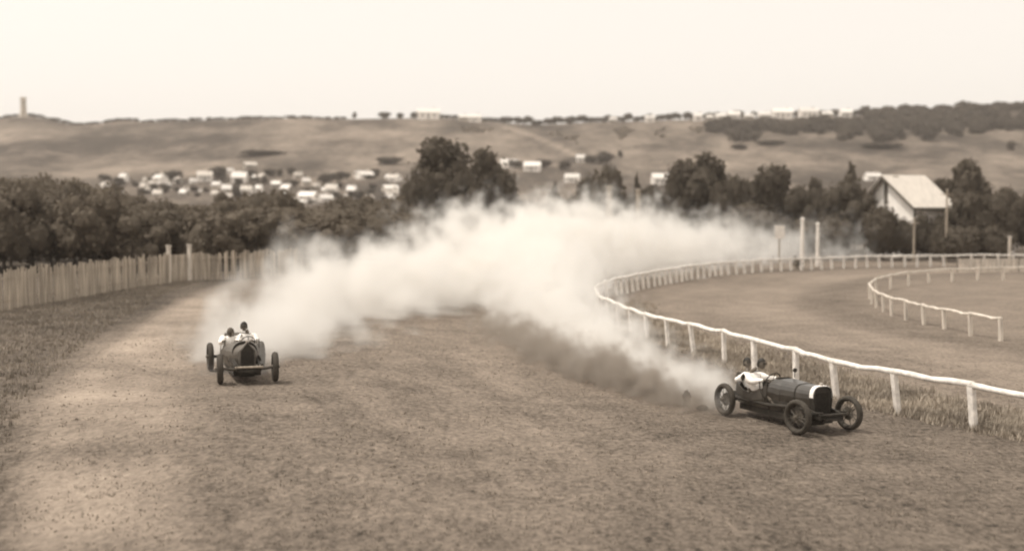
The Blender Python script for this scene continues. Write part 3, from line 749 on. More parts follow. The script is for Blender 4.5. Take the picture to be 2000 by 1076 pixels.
def pole(px, Y, top, wd, name, label, mat, cat='post', cap=False, base_z=None):
    p = on_ground(px, Y); H = at(px, top, Y).z - p.z; t = empty(name, p, label=label, cat=cat)
    bm = bmesh.new(); tube(bm, [(0, 0, -.2), (0, 0, H * .5), (0, 0, H)], [wd * .55, wd * .5, wd * .42], 8); mesh_obj('shaft', bm, M[mat], t)
    bm = bmesh.new(); tube(bm, [(0, 0, H), (0, 0, H + .08), (0, 0, H + .14)], [wd * .6, wd * .55, wd * .2], 8); mesh_obj('cap', bm, M[mat], t)
    return t, H
pole(1567, 110.6, 428, .36, 'marker_post', 'left and taller of the two tall white posts by the far rail', 'white_paint')
pole(1597, 112.0, 438, .34, 'marker_post', 'right and shorter of the two tall white posts by the far rail', 'white_paint')
for px, Y, top, lab in [(1848, 121, 372, 'tall telegraph pole in front of the dark trees right of the white house'), (1785, 122, 428, 'telegraph pole below the corner of the white house')]:
    t, H = pole(px, Y, top, .22, 'telegraph_pole', lab, 'post_wood', 'pole')
    bm = bmesh.new(); box(bm, (0, 0, H - .4), (1.1, .1, .1)); mesh_obj('crossarm', bm, M['post_wood'], t)
pole(1190, 128, 366, .7, 'timber_post', 'pale upright post in front of the domed tree', 'post_wood')
pole(1246, 132, 372, .6, 'timber_post', 'shorter pale post under the slim conical tree', 'post_wood')
pole(1061, 112, 412, .45, 'marker_post', 'stubby pale post just showing over the dust left of centre', 'old_white')
# white notice board
p = on_ground(1522, 114); t = empty('notice_board', p, R(6), label='small white board on a leg beyond the far rail, left of the two tall posts', cat='sign')
zt = at(1522, 440, 114).z - p.z; zb = at(1522, 466, 114).z - p.z
bm = bmesh.new(); box(bm, (0, -.08, (zt + zb) / 2), (.95, .06, zt - zb)); mesh_obj('board', bm, M['white_paint'], t)
bm = bmesh.new(); box(bm, (0, 0, zt / 2 - .1), (.12, .1, zt + .1)); mesh_obj('post', bm, M['post_wood'], t)
# white signpost at right edge
p = on_ground(1972, 118); t = empty('gate_post', p, label='short thick pale post over the picket fence at the right edge', cat='post')
zt = at(1972, 464, 118).z - p.z
bm = bmesh.new(); box(bm, (0, 0, zt / 2), (.26, .12, zt + .1)); mesh_obj('shaft', bm, M['old_white'], t)
bm = bmesh.new(); box(bm, (0, 0, zt + .1), (.36, .18, .08)); mesh_obj('cap', bm, M['white_paint'], t)

# ------------------------------------------------------------------ people
def skin_mesh(nodes, edges, sub=2):
    me = bpy.data.meshes.new('tmp'); me.from_pydata([n[0] for n in nodes], edges, []); me.update()
    o = bpy.data.objects.new('tmp', me); COL.objects.link(o)
    o.modifiers.new('s', 'SKIN'); sk = me.skin_vertices[0].data if me.skin_vertices else None
    if sk is None:
        bpy.context.view_layer.objects.active = o
        bm = bmesh.new(); bm.from_mesh(me); bm.verts.layers.skin.verify(); bm.to_mesh(me); bm.free(); sk = me.skin_vertices[0].data
    for i, n in enumerate(nodes):
        sk[i].radius = n[1] if isinstance(n[1], tuple) else (n[1], n[1]); sk[i].use_root = (i == 0)
    o.modifiers['s'].use_smooth_shade = True; o.modifiers['s'].branch_smoothing = .4
    sb = o.modifiers.new('b', 'SUBSURF'); sb.levels = sub; sb.render_levels = sub
    dg = bpy.context.evaluated_depsgraph_get(); dg.update()
    res = bpy.data.meshes.new_from_object(o.evaluated_get(dg)); bpy.data.objects.remove(o); bpy.data.meshes.remove(me); res.materials.clear()
    return res
def V3(*a): return Vector(a)
def person(name_label, origin_parent_matrix, J, group=None, shirt='shirt', hat='leather', head_mat='skin', look=(1, 0, 0), trousers='trousers', cap_style='helmet'):
    """J: joints in the local frame of the matrix: pelvis, chest, neck, head, shL, elL, haL, shR, elR, haR, hipL, knL, ftL, hipR, knR, ftR"""
    t = empty('person', (0, 0, 0), label=name_label, cat='person', group=group); t.matrix_world = origin_parent_matrix @ Matrix.Translation(Vector(J['pelvis']))
    P0 = Vector(J['pelvis']); q = {k: Vector(v) - P0 for k, v in J.items()}
    nodes = [(q['pelvis'], (.15, .12)), (q['pelvis'].lerp(q['chest'], .5), (.135, .11)), (q['chest'], (.16, .115)), (q['neck'], .055), (q['neck'].lerp(q['head'], .55), .05)]
    edges = [(0, 1), (1, 2), (2, 3), (3, 4)]
    for s in 'LR':
        i = len(nodes); sh, el, ha = q['sh' + s], q['el' + s], q['ha' + s]; d = (ha - el).normalized()
        nodes += [(sh, .062), (sh.lerp(el, .5), .05), (el, .042), (el.lerp(ha, .5), .036), (ha, .027), (ha + d * .06, (.036, .02))]
        edges += [(2, i), (i, i + 1), (i + 1, i + 2), (i + 2, i + 3), (i + 3, i + 4), (i + 4, i + 5)]
        hip, kn, ft = q['hip' + s], q['kn' + s], q['ft' + s]; i = len(nodes)
        nodes += [(hip, .085), (hip.lerp(kn, .5), .075), (kn, .057), (kn.lerp(ft, .4), .052), (ft, .038), (ft + V3(.14, 0, -.03), .03)]
        edges += [(0, i), (i, i + 1), (i + 1, i + 2), (i + 2, i + 3), (i + 3, i + 4), (i + 4, i + 5)]
    body = skin_mesh(nodes, edges, 1)
    bm = bmesh.new(); bm.from_mesh(body); bpy.data.meshes.remove(body)
    # fingers, unequal and curled
    for s in 'LR':
        el, ha = q['el' + s], q['ha' + s]; d = (ha - el).normalized(); side = d.cross(V3(0, 0, 1)).normalized() if abs(d.z) < .95 else V3(0, 1, 0); dn = d.cross(side).normalized()
        if dn.z > 0: dn = -dn
        for k, L_ in enumerate((.068, .078, .072, .056)):
            b = ha + d * .075 + side * (.026 - k * .0175); f1 = b + d * L_ * .45 + dn * .006; f2 = f1 + d * L_ * .25 + dn * .022; f3 = f2 + dn * .02
            tube(bm, [b, f1, f2, f3], [.0095, .009, .008, .0065], 6)
        sg = 1 if s == 'L' else -1
        b = ha + d * .02 + side * .025 * sg; tube(bm, [b, b + side * .025 * sg + d * .025 + dn * .01, b + side * .02 * sg + d * .055 + dn * .02], [.012, .0105, .0085], 6)
    # head: egg with brow, nose, chin, ears
    hc = q['head']; f = Vector(look).normalized(); sd_ = V3(0, 0, 1).cross(f).normalized(); up = f.cross(sd_).normalized()
    r = bmesh.ops.create_uvsphere(bm, u_segments=20, v_segments=14, radius=1.0)
    for v in r['verts']:
        c = v.co.copy(); x_, y_, z_ = c.x * .098, c.y * .075, c.z * .122
        if z_ < 0: x_ *= 1 - .25 * (-z_ / .122); y_ *= 1 - .34 * (-z_ / .122)
        if c.x > .5 and -.45 < c.z < .18: x_ += .016 * max(0, 1 - abs(c.y) * 6)
        if c.x > .4 and .02 < c.z < .25 and .2 < abs(c.y) < .6: x_ -= .008
        if c.x > .3 and c.z < -.75: x_ += .012
        v.co = hc + f * x_ + sd_ * y_ + up * z_
    for k in (-1, 1):
        n0 = hc + sd_ * .074 * k - f * .005 - up * .005; tube(bm, [n0 - up * .028, n0 + sd_ * .012 * k, n0 + up * .03], [.006, .012, .008], 6)
    mesh_obj('body', bm, M[head_mat], t, smooth=True)
    # hair or close cap
    bm = bmesh.new(); r = bmesh.ops.create_uvsphere(bm, u_segments=20, v_segments=12, radius=1.0)
    for v in r['verts']:
        c = v.co.copy(); v.co = hc + f * (c.x * .118 - .008) + sd_ * c.y * .1 + up * (c.z * .145 + .006)
    dele = [v for v in bm.verts if (v.co - hc).dot(f) > .02 and (v.co - hc).dot(up) < .045 or (v.co - hc).dot(up) < -.07]
    bmesh.ops.delete(bm, geom=dele, context='VERTS')
    mesh_obj('cap' if cap_style == 'helmet' else 'hair', bm, M[hat], t, smooth=True)
    if cap_style == 'helmet':
        bm = bmesh.new()
        for k in (-1, 1): torus(bm, (0, 0, 0), .022, .008, 'Y', 12, 6); 
        R_ = Matrix((f, sd_, up)).transposed()
        vs = list(bm.verts); n = len(vs) // 2
        for i, v in enumerate(vs):
            k = -1 if i < n else 1; c = v.co.copy(); v.co = hc + R_ @ V3(c.y + .098, c.x + .033 * k, c.z + .028)
        mesh_obj('goggles', bm, M['leather'], t)
    # shirt with sleeves, trousers
    nodes = [(q['pelvis'].lerp(q['chest'], -.05), (.20, .16)), (q['pelvis'].lerp(q['chest'], .45), (.235, .2)), (q['chest'], (.265, .215)), (q['chest'].lerp(q['neck'], .75), (.1, .09))]
    edges = [(0, 1), (1, 2), (2, 3)]
    for s in 'LR':
        i = len(nodes); sh, el, ha = q['sh' + s], q['el' + s], q['ha' + s]
        nodes += [(sh, .11), (sh.lerp(el, .5), .09), (el, .078), (el.lerp(ha, .5), .066), (el.lerp(ha, .88), .048)]
        edges += [(2, i), (i, i + 1), (i + 1, i + 2), (i + 2, i + 3), (i + 3, i + 4)]
    sm = skin_mesh(nodes, edges, 2)
    for v in sm.vertices:
        v.co += v.co.normalized() * .012 * noise.noise(v.co * 14)
    me_obj('shirt', sm, M[shirt], t, smooth=True)
    nodes = [(q['pelvis'], (.165, .135))]; edges = []
    for s in 'LR':
        i = len(nodes); hip, kn, ft = q['hip' + s], q['kn' + s], q['ft' + s]
        nodes += [(hip, .105), (hip.lerp(kn, .5), .095), (kn, .078), (kn.lerp(ft, .5), .066), (kn.lerp(ft, .92), .06)]
        edges += [(0, i), (i, i + 1), (i + 1, i + 2), (i + 2, i + 3), (i + 3, i + 4)]
    me_obj('trousers', skin_mesh(nodes, edges, 1), M[trousers], t, smooth=True)
    return t

# ------------------------------------------------------------------ racing cars (local +X forward, +Y the car's left)
WR, WB, TRK = .39, 1.42, .70
def wheel(parent, x, y, steer=0.0):
    bm = bmesh.new()
    tube(bm, [(0, -.09, 0), (0, .09, 0)], [.055, .055], 12, up=V3(1, 0, 0))
    tube(bm, [(0, -.12 if y < 0 else .12, 0), (0, 0, 0)], [.03, .06], 10, up=V3(1, 0, 0))
    for k in range(30):
        a = 2 * math.pi * k / 30; s = -1 if k % 2 else 1; b = a + .22 * (1 if (k // 2) % 2 else -1)
        tube(bm, [(.05 * math.cos(a), s * .05, .05 * math.sin(a)), ((WR - .085) * math.cos(b), s * .012, (WR - .085) * math.sin(b))], .006, 4, up=V3(0, 1, 0))
    tube(bm, [(0, .015, 0), (0, .035, 0)] if y < 0 else [(0, -.035, 0), (0, -.015, 0)], [.15, .15], 20, up=V3(1, 0, 0))
    w_ = mesh_obj('wheel', bm, M['spoke'], parent); w_.location = (x, y, WR); w_.rotation_euler = (0, 0, steer)
    bm = bmesh.new(); torus(bm, (0, 0, 0), WR - .062, .062, 'Y', 40, 12, 1.25); mesh_obj('tyre', bm, M['rubber'], w_, smooth=True)
    bm = bmesh.new(); torus(bm, (0, 0, 0), WR - .092, .016, 'Y', 36, 8, 2.2); mesh_obj('rim', bm, M['spoke'], w_, smooth=True)
    return w_
def hood_sec(x, hw, zt, zb, peak=0.0, n=9, sq=.55):
    """closed bonnet section: vertical sides, rounded or peaked top"""
    s = [V3(x, -hw * .8, zb)]
    for i in range(n):
        a = math.pi * i / (n - 1); cx_, sz = -math.cos(a), math.sin(a); hgt = hw * sq * 1.6
        yy = math.copysign(abs(cx_) ** (1 - .4 * (1 - peak)), cx_) * hw; zz = (zt - hgt) + hgt * (sz ** .8 * (1 - peak) + (1 - abs(cx_)) * peak)
        s.append(V3(x, yy, zz))
    s.append(V3(x, hw * .8, zb)); return s
def car(label, loc, rz, style, steer):
    t = empty('racing_car', loc, rz, label=label, cat='racing car')
    arch = style == 'arch'; paint = M['car_paint'] if arch else M['car_dust']
    # chassis frame
    bm = bmesh.new()
    for s in (-1, 1):
        loft(bm, [[V3(x, s * (wy - .025), z - .055), V3(x, s * (wy + .025), z - .055), V3(x, s * (wy + .025), z + .055), V3(x, s * (wy - .025), z + .055)] for x, wy, z in
                  ((1.72, .29, .38), (1.45, .29, .44), (1.1, .30, .5), (.2, .36, .5), (-.9, .38, .5), (-1.5, .38, .52), (-1.75, .36, .46))])
    for x in (1.68, .9, 0, -.8, -1.6): box(bm, (x, 0, .45 if x < 1.6 else .38), (.07, .62 if x > 0 else .74, .07))
    mesh_obj('frame', bm, M['chassis'], t)
    bm = bmesh.new(); box(bm, (0, 0, .24), (2.6, .7, .14)); box(bm, (.75, 0, .19), (.9, .4, .12), taper=.9); box(bm, (WB + .12, 0, .34), (.5, .5, .06)); mesh_obj('undertray_shade', bm, M['chassis'], t)  # undertray hung low and dark to fill in the shadow between the wheels
    # springs
    for s in (-1, 1):
        for x0 in (WB, -WB):
            bm = bmesh.new()
            for k in range(4):
                L_ = .42 - k * .08; z = WR + .075 - k * .018
                tube(bm, [(x0 + f * L_, s * .33, z + .05 * (1 - abs(f)) * -1 + .05) for f in (-1, -.5, 0, .5, 1)], .016, 6)
            mesh_obj('leaf_spring', bm, M['chassis'], t)
    bm = bmesh.new(); tube(bm, [(WB, -TRK + .08, WR), (WB, -.45, WR - .03), (WB, 0, WR - .05), (WB, .45, WR - .03), (WB, TRK - .08, WR)], .032, 10, up=V3(1, 0, 0))
    tube(bm, [(WB - .16, -TRK + .1, WR - .02), (WB - .16, TRK - .1, WR - .02)], .014, 6); mesh_obj('front_axle', bm, M['spoke'] if not arch else M['chassis'], t)
    bm = bmesh.new(); tube(bm, [(-WB, -TRK + .06, WR), (-WB, -.14, WR), (-WB, -.1, WR), (-WB, 0, WR), (-WB, .1, WR), (-WB, .14, WR), (-WB, TRK - .06, WR)], [.04, .045, .1, .15, .1, .045, .04], 12, up=V3(1, 0, 0)); mesh_obj('rear_axle', bm, M['chassis'], t)
    for x, y, st in ((WB, -TRK, steer), (WB, TRK, steer), (-WB, -TRK, 0), (-WB, TRK, 0)): wheel(t, x, y, st)
    # radiator
    rx = WB - .02; zb = .31
    if arch: out_ = hood_sec(0, .265, 1.03, zb, 0, 13, .62); inn = hood_sec(0, .245, 1.005, zb + .02, 0, 13, .62)
    else:
        out_ = [V3(0, -.2, zb), V3(0, -.215, .62), V3(0, -.2, .84), V3(0, -.1, .95), V3(0, 0, 1.06), V3(0, .1, .95), V3(0, .2, .84), V3(0, .215, .62), V3(0, .2, zb)]
        inn = [V3(0, v.y * .8, zb + .03 + (v.z - zb) * .92) for v in out_]
    bm = bmesh.new()
    loft(bm, [[v + V3(rx - .13, 0, 0) for v in out_], [v + V3(rx, 0, 0) for v in out_], [v + V3(rx + .012, 0, 0) for v in inn], [v + V3(rx - .03, 0, 0) for v in inn]], cap=False)
    sh = mesh_obj('radiator_shell', bm, M['chassis'] if arch else M['car_dust'], t, smooth=False)
    if arch:
        bm = bmesh.new(); bo = [V3(0, v.y * 1.03, v.z + .008) for v in out_ if v.z > .6]  # white covers the lit upper shell; its shaded lower part is coloured dark
        loft(bm, [[v + V3(rx - .14, 0, 0) for v in bo], [v + V3(rx - .02, 0, 0) for v in bo], [V3(rx + .002, v.y * .9, zb + (v.z - zb) * .965) for v in bo]], closed=False, cap=False)
        bd = mesh_obj('radiator_band', bm, M['polish'], sh); so = bd.modifiers.new('thick', 'SOLIDIFY'); so.thickness = .006
    bm = bmesh.new(); tube(bm, [(rx - .07, 0, 1.02), (rx - .07, 0, 1.09)], [.035, .04], 10); mesh_obj('filler_cap', bm, M['aluminium'], sh)
    bm = bmesh.new(); loft(bm, [[v + V3(rx - .11, 0, 0) for v in inn], [v + V3(rx - .02, 0, 0) for v in inn]])
    for k in range(9): box(bm, (rx - .012, -.16 + k * .04, .66), (.012, .008, .44 if arch else .3))
    mesh_obj('grille', bm, M['core'], t)
    # bonnet
    bm = bmesh.new(); pk = 0 if arch else .45; ct = 0 if arch else -.1
    w0, w1 = (.265, .37) if arch else (.22, .42)
    secs = [hood_sec(rx - .14 - (rx - .14 - .3) * f, w0 + (w1 - w0) * f, (1.0 if arch else .96) + (.03 if arch else -.02) * f, zb, pk * (1 - f), 11, .62 - .1 * f) for f in (0, .33, .66, 1)]
    loft(bm, secs); bn = mesh_obj('bonnet', bm, paint, t, smooth=False)
    for s in (-1, 1):
        for k in range(9):
            f = .12 + k * .09; x = rx - .14 - (rx - .44) * f; hw = w0 + (w1 - w0) * f
            bm = bmesh.new(); box(bm, (x, s * (hw * .93 + .004), .55), (.02, .016, .13)); mesh_obj('louvre', bm, paint, bn) if k < 9 else bm.free()
    bm = bmesh.new()
    for f in (.5,): 
        x = rx - .14 - (rx - .44) * f; ss = hood_sec(x, (w0 + w1) / 2 + .006, 1.022, zb, pk / 2, 11, .57)
        loft(bm, [[v + V3(-.02, 0, 0) for v in ss], [v + V3(.02, 0, 0) for v in ss]])
    mesh_obj('strap', bm, M['leather'], bn)
    # scuttle and cockpit shell (open U), tail
    bm = bmesh.new()
    secs = [hood_sec(.295, w1 + .005, 1.03 + ct, zb, 0, 11, .55), hood_sec(.12, w1 + .03, 1.04 + ct, zb, 0, 11, .48), hood_sec(-.05, w1 + .06, 1.03 + ct, zb, 0, 11, .42), hood_sec(-.1, w1 + .065, 1.0 + ct, zb, 0, 11, .4)]
    loft(bm, secs); mesh_obj('scuttle', bm, paint, t, smooth=False)
    bm = bmesh.new()
    prof = [(-.101, .435, .98), (-.25, .46, .78), (-.6, .48, .64), (-1.0, .47, .66), (-1.35, .42, .8)]
    def U(x, hw, z, e=0): return [V3(x, -hw + e, z), V3(x, -hw - .01 + e, (z + zb) / 2), V3(x, -hw + .05 + e, zb + .02), V3(x, 0, zb - .03 + e), V3(x, hw - .05 - e, zb + .02), V3(x, hw + .01 - e, (z + zb) / 2), V3(x, hw - e, z)]
    loft(bm, [U(*p_) + U(p_[0], p_[1], p_[2], .03)[::-1] for p_ in prof]); body = mesh_obj('body', bm, paint, t)
    bm = bmesh.new()
    secs = [hood_sec(x, hw, zt, zb_, 0, 9, .55) for x, hw, zt, zb_ in ((-1.351, .38, .86, zb), (-1.5, .33, .84, .46), (-1.7, .22, .76, .5), (-1.85, .08, .68, .56))]
    loft(bm, secs); mesh_obj('tail', bm, paint, t)
    # seats, steering, screen, exhaust, lever
    for s, x0 in ((-1, -.62), (1, -.78)):
        bm = bmesh.new(); box(bm, (x0, s * .19, .53), (.4, .34, .1)); box(bm, (x0 - .24, s * .19, .72), (.09, .34, .42), Matrix.Rotation(-.18, 3, 'Y')); mesh_obj('seat', bm, M['leather'], t)
    sw = bmesh.new(); torus(sw, (0, 0, 0), .19, .014, 'Z', 28, 6)
    for k in range(4): tube(sw, [(0, 0, 0), (.19 * math.cos(k * 1.57), .19 * math.sin(k * 1.57), 0)], .009, 5)
    o = mesh_obj('steering_wheel', sw, M['leather'], t); sy = -.19 if arch else .2; o.location = (-.2, sy, .98 if arch else .88); o.rotation_euler = (0, -R(62), 0)
    bm = bmesh.new(); tube(bm, [(-.2, sy, .98 if arch else .88), (.2, sy, .72)], .016, 6); mesh_obj('steering_column', bm, M['chassis'], t)
    side = -1 if arch else 1
    bm = bmesh.new(); tube(bm, [(.95, side * .33, .62), (.7, side * .4, .50), (0, side * .43, .44), (-1.0, side * .44, .44), (-1.75, side * .44, .46)], [.035, .04, .04, .04, .045], 10)
    mesh_obj('exhaust_pipe', bm, M['chassis'], t)
    bm = bmesh.new(); tube(bm, [(-.15, side * .47, .5), (-.28, side * .5, .78), (-.3, side * .5, .95)], [.014, .012, .018], 6); mesh_obj('brake_lever', bm, M['chassis'], t)
    if arch:
        bm = bmesh.new(); tube(bm, [(.02, .26, 1.04), (.0, .28, 1.17)], .012, 6); tube(bm, [(.02, .28, 1.21), (-.015, .28, 1.21)], [.05, .05], 12, up=V3(0, 1, 0)); mesh_obj('mirror', bm, M['leather'], t)
    bm = bmesh.new(); sc = [V3(-.02, y_, 1.04 + z_) for y_, z_ in ((-.2, -.06), (-.2, .02), (-.12, .05), (.12, .05), (.2, .02), (.2, -.06))]
    loft(bm, [[v + V3(0, 0, -.03) for v in sc], [v + V3(-.012, 0, -.03) for v in sc]]); mesh_obj('aero_screen', bm, M['leather'], t) if arch else bm.free()
    bm = bmesh.new(); tube(bm, [(-1.42, -.3, .92), (-1.42, .3, .92)], .12, 14, up=V3(1, 0, 0)); mesh_obj('fuel_tank', bm, paint, t)
    # front dumb irons bar
    bm = bmesh.new(); tube(bm, [(1.74, -.36, .44), (1.74, .36, .44)], .03, 8, up=V3(1, 0, 0)); mesh_obj('front_bar', bm, M['chassis'] if arch else M['post_wood'], t)
    return t

c1 = Vector((6.35, 28.43, 0)); c1.z = gz(c1.x, c1.y) + .01
A1 = R(-66)
car('dark low racing car with a bright white radiator band, skidding beside the white rail', c1, A1, 'arch', R(8))
M1 = Matrix.Translation(c1) @ Matrix.Rotation(A1, 4, 'Z')
c2 = Vector((-7.28, 32.92, 0)); c2.z = gz(c2.x, c2.y) + .02
A2 = math.atan2(-.945, .32)
car('dusty grey racing car with a peaked dark radiator heading to the camera on the left', c2, A2, 'peak', R(-4))
M2 = Matrix.Translation(c2) @ Matrix.Rotation(A2, 4, 'Z')

def seated(px_, py_, lean=(0, 0), head=(0, 0, 0), haL=None, haR=None, z0=.66, twist=0.0):
    lx, ly = lean; P = V3(px_, py_, z0); ch = P + V3(lx * .7, ly * .7, .33); nk = P + V3(lx, ly, .48); hd = nk + V3(head[0], head[1], .10 + head[2])
    a = V3(math.sin(twist) * -.19, math.cos(twist) * .19, 0); up = V3(0, 0, .06)
    J = dict(pelvis=P, chest=ch, neck=nk, head=hd, shL=ch + a + up, shR=ch - a + up)
    for s, h in (('L', haL), ('R', haR)):
        sg = 1 if s == 'L' else -1; h = V3(*h); sh = J['sh' + s]; mid = (sh + h) / 2 + V3(-.03, .09 * sg, -.09); J['el' + s] = mid; J['ha' + s] = h
        J['hip' + s] = P + V3(.06, .09 * sg, -.02); J['kn' + s] = P + V3(.46, .10 * sg, .06); J['ft' + s] = P + V3(.72, .09 * sg, -.14)
    return J
# driver leans back and out of the near side, mechanic crouches behind
person('driver in white shirt leaning over the side of the car by the rail', M1, seated(-.68, -.27, (-.08, -.14), (.25, .12, .10), (-.25, -.02, 1.02), (-.27, -.36, .98), .64), look=(1, .25, -.05))
person('passenger in white sleeves sunk behind the driver of the car by the rail', M1, seated(-1.22, -.02, (-.18, -.06), (-.02, .02, .07), (-1.05, .34, .92), (-1.50, -.3, .88), .58, .5), look=(1, -.2, .1))
person('driver in white shirt steering the left car, dark head tilted', M2, seated(-.62, .19, (.06, .06), (.03, -.12, .07), (-.22, .32, .92), (-.22, -.02, .93), .62), look=(1, -.2, -.1))
person('hunched passenger with an arm over the side of the left car', M2, seated(-.70, -.17, (.10, -.04), (.06, -.02, -.03), (-.16, -.10, .93), (-.24, -.46, .93), .57), look=(1, -.3, -.5), hat='grey_cloth')
# crouching onlooker by the far rail
gx = on_ground(1561, 105.5)
Mx = Matrix.Translation(gx) @ Matrix.Rotation(R(200), 4, 'Z')
J = dict(pelvis=V3(-.1, 0, .5), chest=V3(.16, 0, .78), neck=V3(.3, 0, .93), head=V3(.4, 0, 1.06), shL=V3(.18, .18, .84), elL=V3(.36, .26, .6), haL=V3(.5, .14, .42), shR=V3(.18, -.18, .84), elR=V3(.34, -.26, .6), haR=V3(.5, -.12, .4),
         hipL=V3(-.1, .1, .46), knL=V3(.34, .2, .5), ftL=V3(.12, .18, .08), hipR=V3(-.1, -.1, .46), knR=V3(.3, -.2, .44), ftR=V3(.08, -.18, .08))
person('dark clothed person crouching at the far rail under the tall white posts', Mx, J, shirt='trousers', cap_style='hair', hat='hair')

# clods of turf thrown up behind the near car
for px, py, s, lab in [(1341, 792, (.1, .09, .22), 'dark upright lump of turf standing behind the near car'), (1270, 768, (.12, .1, .06), 'small dark clod lying in the dust shadow behind the near car'), (1372, 802, (.14, .1, .07), 'flat dark clod just behind the rear wheel of the near car')]:
    p = ground_at(px, py); bm = bmesh.new(); lump(bm, (0, 0, s[2] * .8), s, px, 3, .5, 2.2); o = mesh_obj('turf_clod', bm, M['clod'], label=lab, cat='clod'); o.location = p

# ------------------------------------------------------------------ dust and air
def dust(name, label, lo, hi, vox, path, dens, zc=.32, nscale=.33, warp=1.0, edge=1.1, streak=1.0, aniso=.1, lumps=4.3, albedo=(.945, .925, .895), seed=0.0):
    """a cloud of dust as a real density grid; path rows: y, x centre, half width, height, density factor"""
    m = bpy.data.materials.new(name); m.use_nodes = True; t = m.node_tree; t.nodes.clear()
    o_ = t.nodes.new('ShaderNodeOutputMaterial'); pv = t.nodes.new('ShaderNodeVolumePrincipled'); t.links.new(pv.outputs[0], o_.inputs['Volume'])
    pv.inputs['Color'].default_value = (*albedo, 1); pv.inputs['Anisotropy'].default_value = aniso; pv.inputs['Density'].default_value = dens
    g = bpy.data.node_groups.new(name, 'GeometryNodeTree'); g.interface.new_socket('Geometry', in_out='OUTPUT', socket_type='NodeSocketGeometry')
    g.interface.new_socket('Geometry', in_out='INPUT', socket_type='NodeSocketGeometry')
    N = g.nodes.new; L = g.links.new
    def mt(op, a, b=0.0, c=None, clamp=False):
        n = N('ShaderNodeMath'); n.operation = op; n.use_clamp = clamp
        for i, v in enumerate((a, b, c)):
            if v is None: continue
            if isinstance(v, (int, float)): n.inputs[i].default_value = v
            else: L(v, n.inputs[i])
        return n.outputs[0]
    pos = N('GeometryNodeInputPosition').outputs[0]; sp = N('ShaderNodeSeparateXYZ'); L(pos, sp.inputs[0])
    def nz(scale, det, st=(1, 1, 1), rough=.6):
        vm = N('ShaderNodeVectorMath'); vm.operation = 'MULTIPLY_ADD'; L(pos, vm.inputs[0]); vm.inputs[1].default_value = st; vm.inputs[2].default_value = (seed, seed * .7, seed * .3)
        n = N('ShaderNodeTexNoise'); n.inputs['Scale'].default_value = scale; n.inputs['Detail'].default_value = det; n.inputs['Roughness'].default_value = rough; L(vm.outputs[0], n.inputs['Vector']); return n
    n1 = nz(nscale, 2, (streak, 1, 1)); s1 = N('ShaderNodeSeparateXYZ'); L(n1.outputs['Color'], s1.inputs[0])
    def curve(idx):
        acc = path[0][idx]
        for p0, p1 in zip(path, path[1:]):
            if p1[idx] == p0[idx]: continue
            n = N('ShaderNodeMapRange'); n.interpolation_type = 'LINEAR'; L(sp.outputs[1], n.inputs[0]); n.inputs[1].default_value = p0[0]; n.inputs[2].default_value = p1[0]
            n.inputs[3].default_value = 0; n.inputs[4].default_value = p1[idx] - p0[idx]; acc = mt('ADD', acc, n.outputs[0])
        return acc
    xc, wd, ht, dn = curve(1), curve(2), curve(3), curve(4)
    wx = mt('MULTIPLY', mt('SUBTRACT', s1.outputs[0], .5), warp); wz = mt('MULTIPLY', mt('SUBTRACT', s1.outputs[1], .5), warp)
    dx = mt('ADD', mt('DIVIDE', mt('SUBTRACT', sp.outputs[0], xc), wd), wx)
    dz = mt('ADD', mt('DIVIDE', mt('SUBTRACT', mt('DIVIDE', sp.outputs[2], ht), zc), 1 - zc), wz)
    q = mt('SQRT', mt('ADD', mt('MULTIPLY', dx, dx), mt('MULTIPLY', dz, dz)))
    n2 = nz(nscale * 2.4, 6, (streak, 1, 1), .6); n3 = nz(nscale * 1.1, 3, (streak, 1, 1), .5)
    bil = mt('ABSOLUTE', mt('SUBTRACT', n3.outputs[0], .5))                     # rounded billows
    v = mt('ADD', mt('SUBTRACT', 1.0, q), mt('MULTIPLY', mt('SUBTRACT', n2.outputs[0], .52), lumps))
    v = mt('ADD', v, mt('MULTIPLY', mt('SUBTRACT', bil, .1), 1.6))
    v = mt('MULTIPLY', v, edge, clamp=True); v = mt('POWER', v, 1.6); v = mt('MULTIPLY', v, dn)
    vc = N('GeometryNodeVolumeCube'); L(v, vc.inputs['Density']); vc.inputs['Min'].default_value = lo; vc.inputs['Max'].default_value = hi
    for i, k in enumerate('XYZ'): vc.inputs['Resolution ' + k].default_value = max(2, int((hi[i] - lo[i]) / vox))
    sm = N('GeometryNodeSetMaterial'); sm.inputs['Material'].default_value = m; L(vc.outputs[0], sm.inputs[0])
    go = N('NodeGroupOutput'); L(sm.outputs[0], go.inputs[0])
    bm = bmesh.new(); box(bm, [(a + b) / 2 for a, b in zip(lo, hi)], [b - a for a, b in zip(lo, hi)])
    o = mesh_obj(name, bm, m, label=label, cat='dust', kind='stuff'); md = o.modifiers.new('cloud', 'NODES'); md.node_group = g
    return o
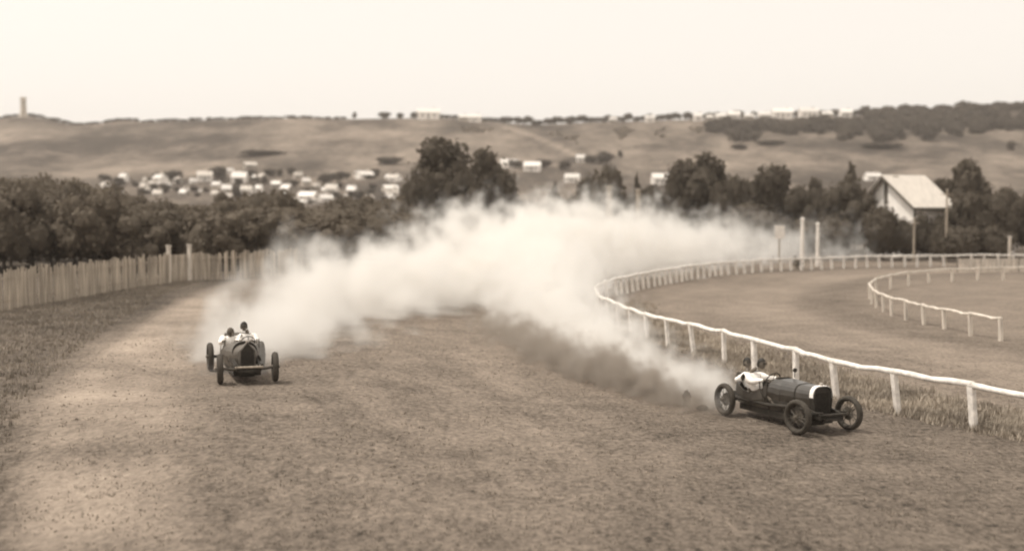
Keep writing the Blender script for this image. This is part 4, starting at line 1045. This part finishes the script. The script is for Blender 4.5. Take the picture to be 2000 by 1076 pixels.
dust('dust_cloud', 'great white billowing cloud of dust trailing from the left car round the far bend', (-14, 33, .0), (48, 142, 9.5), .2,
     [(33, -7.5, 1.0, .9, .4), (35, -7.4, 2.1, 1.9, .8), (39, -7.5, 2.5, 2.6, 1.0), (46, -7.6, 2.8, 3.1, 1.0), (54, -6.3, 3.4, 3.4, 1.0), (63, -4.2, 4.2, 3.9, 1.0), (74, -1.0, 5.2, 4.9, 1.0), (86, 2.8, 6.4, 5.8, 1.0),
      (98, 7.0, 8.0, 5.4, 1.0), (110, 12.5, 10.0, 4.8, .45), (120, 20, 11.0, 4.4, .2), (129, 31, 13.0, 4.2, .11), (138, 40, 12, 4.0, .0)], 1.25, nscale=.28, warp=1.7)
dust('dust_trail', 'lower swirling dust trailing behind the near car along the rail', (-5, 29.2, .0), (9.5, 86, 6.5), .115,
     [(29.2, 5.3, .4, .55, .4), (30.5, 5.0, .65, 1.0, .8), (33, 4.3, .95, 1.35, .9), (37, 3.2, 1.3, 1.7, .9), (43, 2.2, 1.8, 2.2, .8), (50, 1.5, 2.3, 2.7, .7), (58, 1.3, 2.8, 3.2, .7), (68, 1.6, 3.4, 3.8, .8), (76, 2.0, 3.4, 4.0, .6), (84, 3.0, 3.0, 4, .0)], 2.0, nscale=.6, warp=1.8, seed=4.0)
dust('dust_shade', 'dark low dust standing in for the shade under the pale trail of the near car', (-4, 29.0, .0), (7, 58, 2.6), .09,
     [(29.0, 4.9, .4, .4, .6), (31, 4.1, .8, .7, 1.2), (34, 3.0, 1.2, 1.0, 1.2), (38, 1.9, 1.5, 1.05, .9), (43, .9, 1.8, 1.1, .55), (49, .1, 1.9, 1.1, .3), (57, -.6, 2.0, 1.1, .0)], 2.8, nscale=1.0, warp=1.7, seed=9.0, albedo=(.44, .39, .34))  # low albedo paints in the shade beneath the dust trail

# even air between the camera and the hills
hm = bpy.data.materials.new('haze'); hm.use_nodes = True; t = hm.node_tree; t.nodes.clear()
o_ = t.nodes.new('ShaderNodeOutputMaterial'); pv = t.nodes.new('ShaderNodeVolumePrincipled'); t.links.new(pv.outputs[0], o_.inputs['Volume'])
pv.inputs['Color'].default_value = (.95, .88, .82, 1); pv.inputs['Density'].default_value = .00022; pv.inputs['Anisotropy'].default_value = .3
bm = bmesh.new(); box(bm, (0, 730, 52), (2300, 1660, 110)); mesh_obj('haze', bm, hm, label='thin pale summer haze filling the valley', kind='stuff')
print('tree objects', ntree[0])
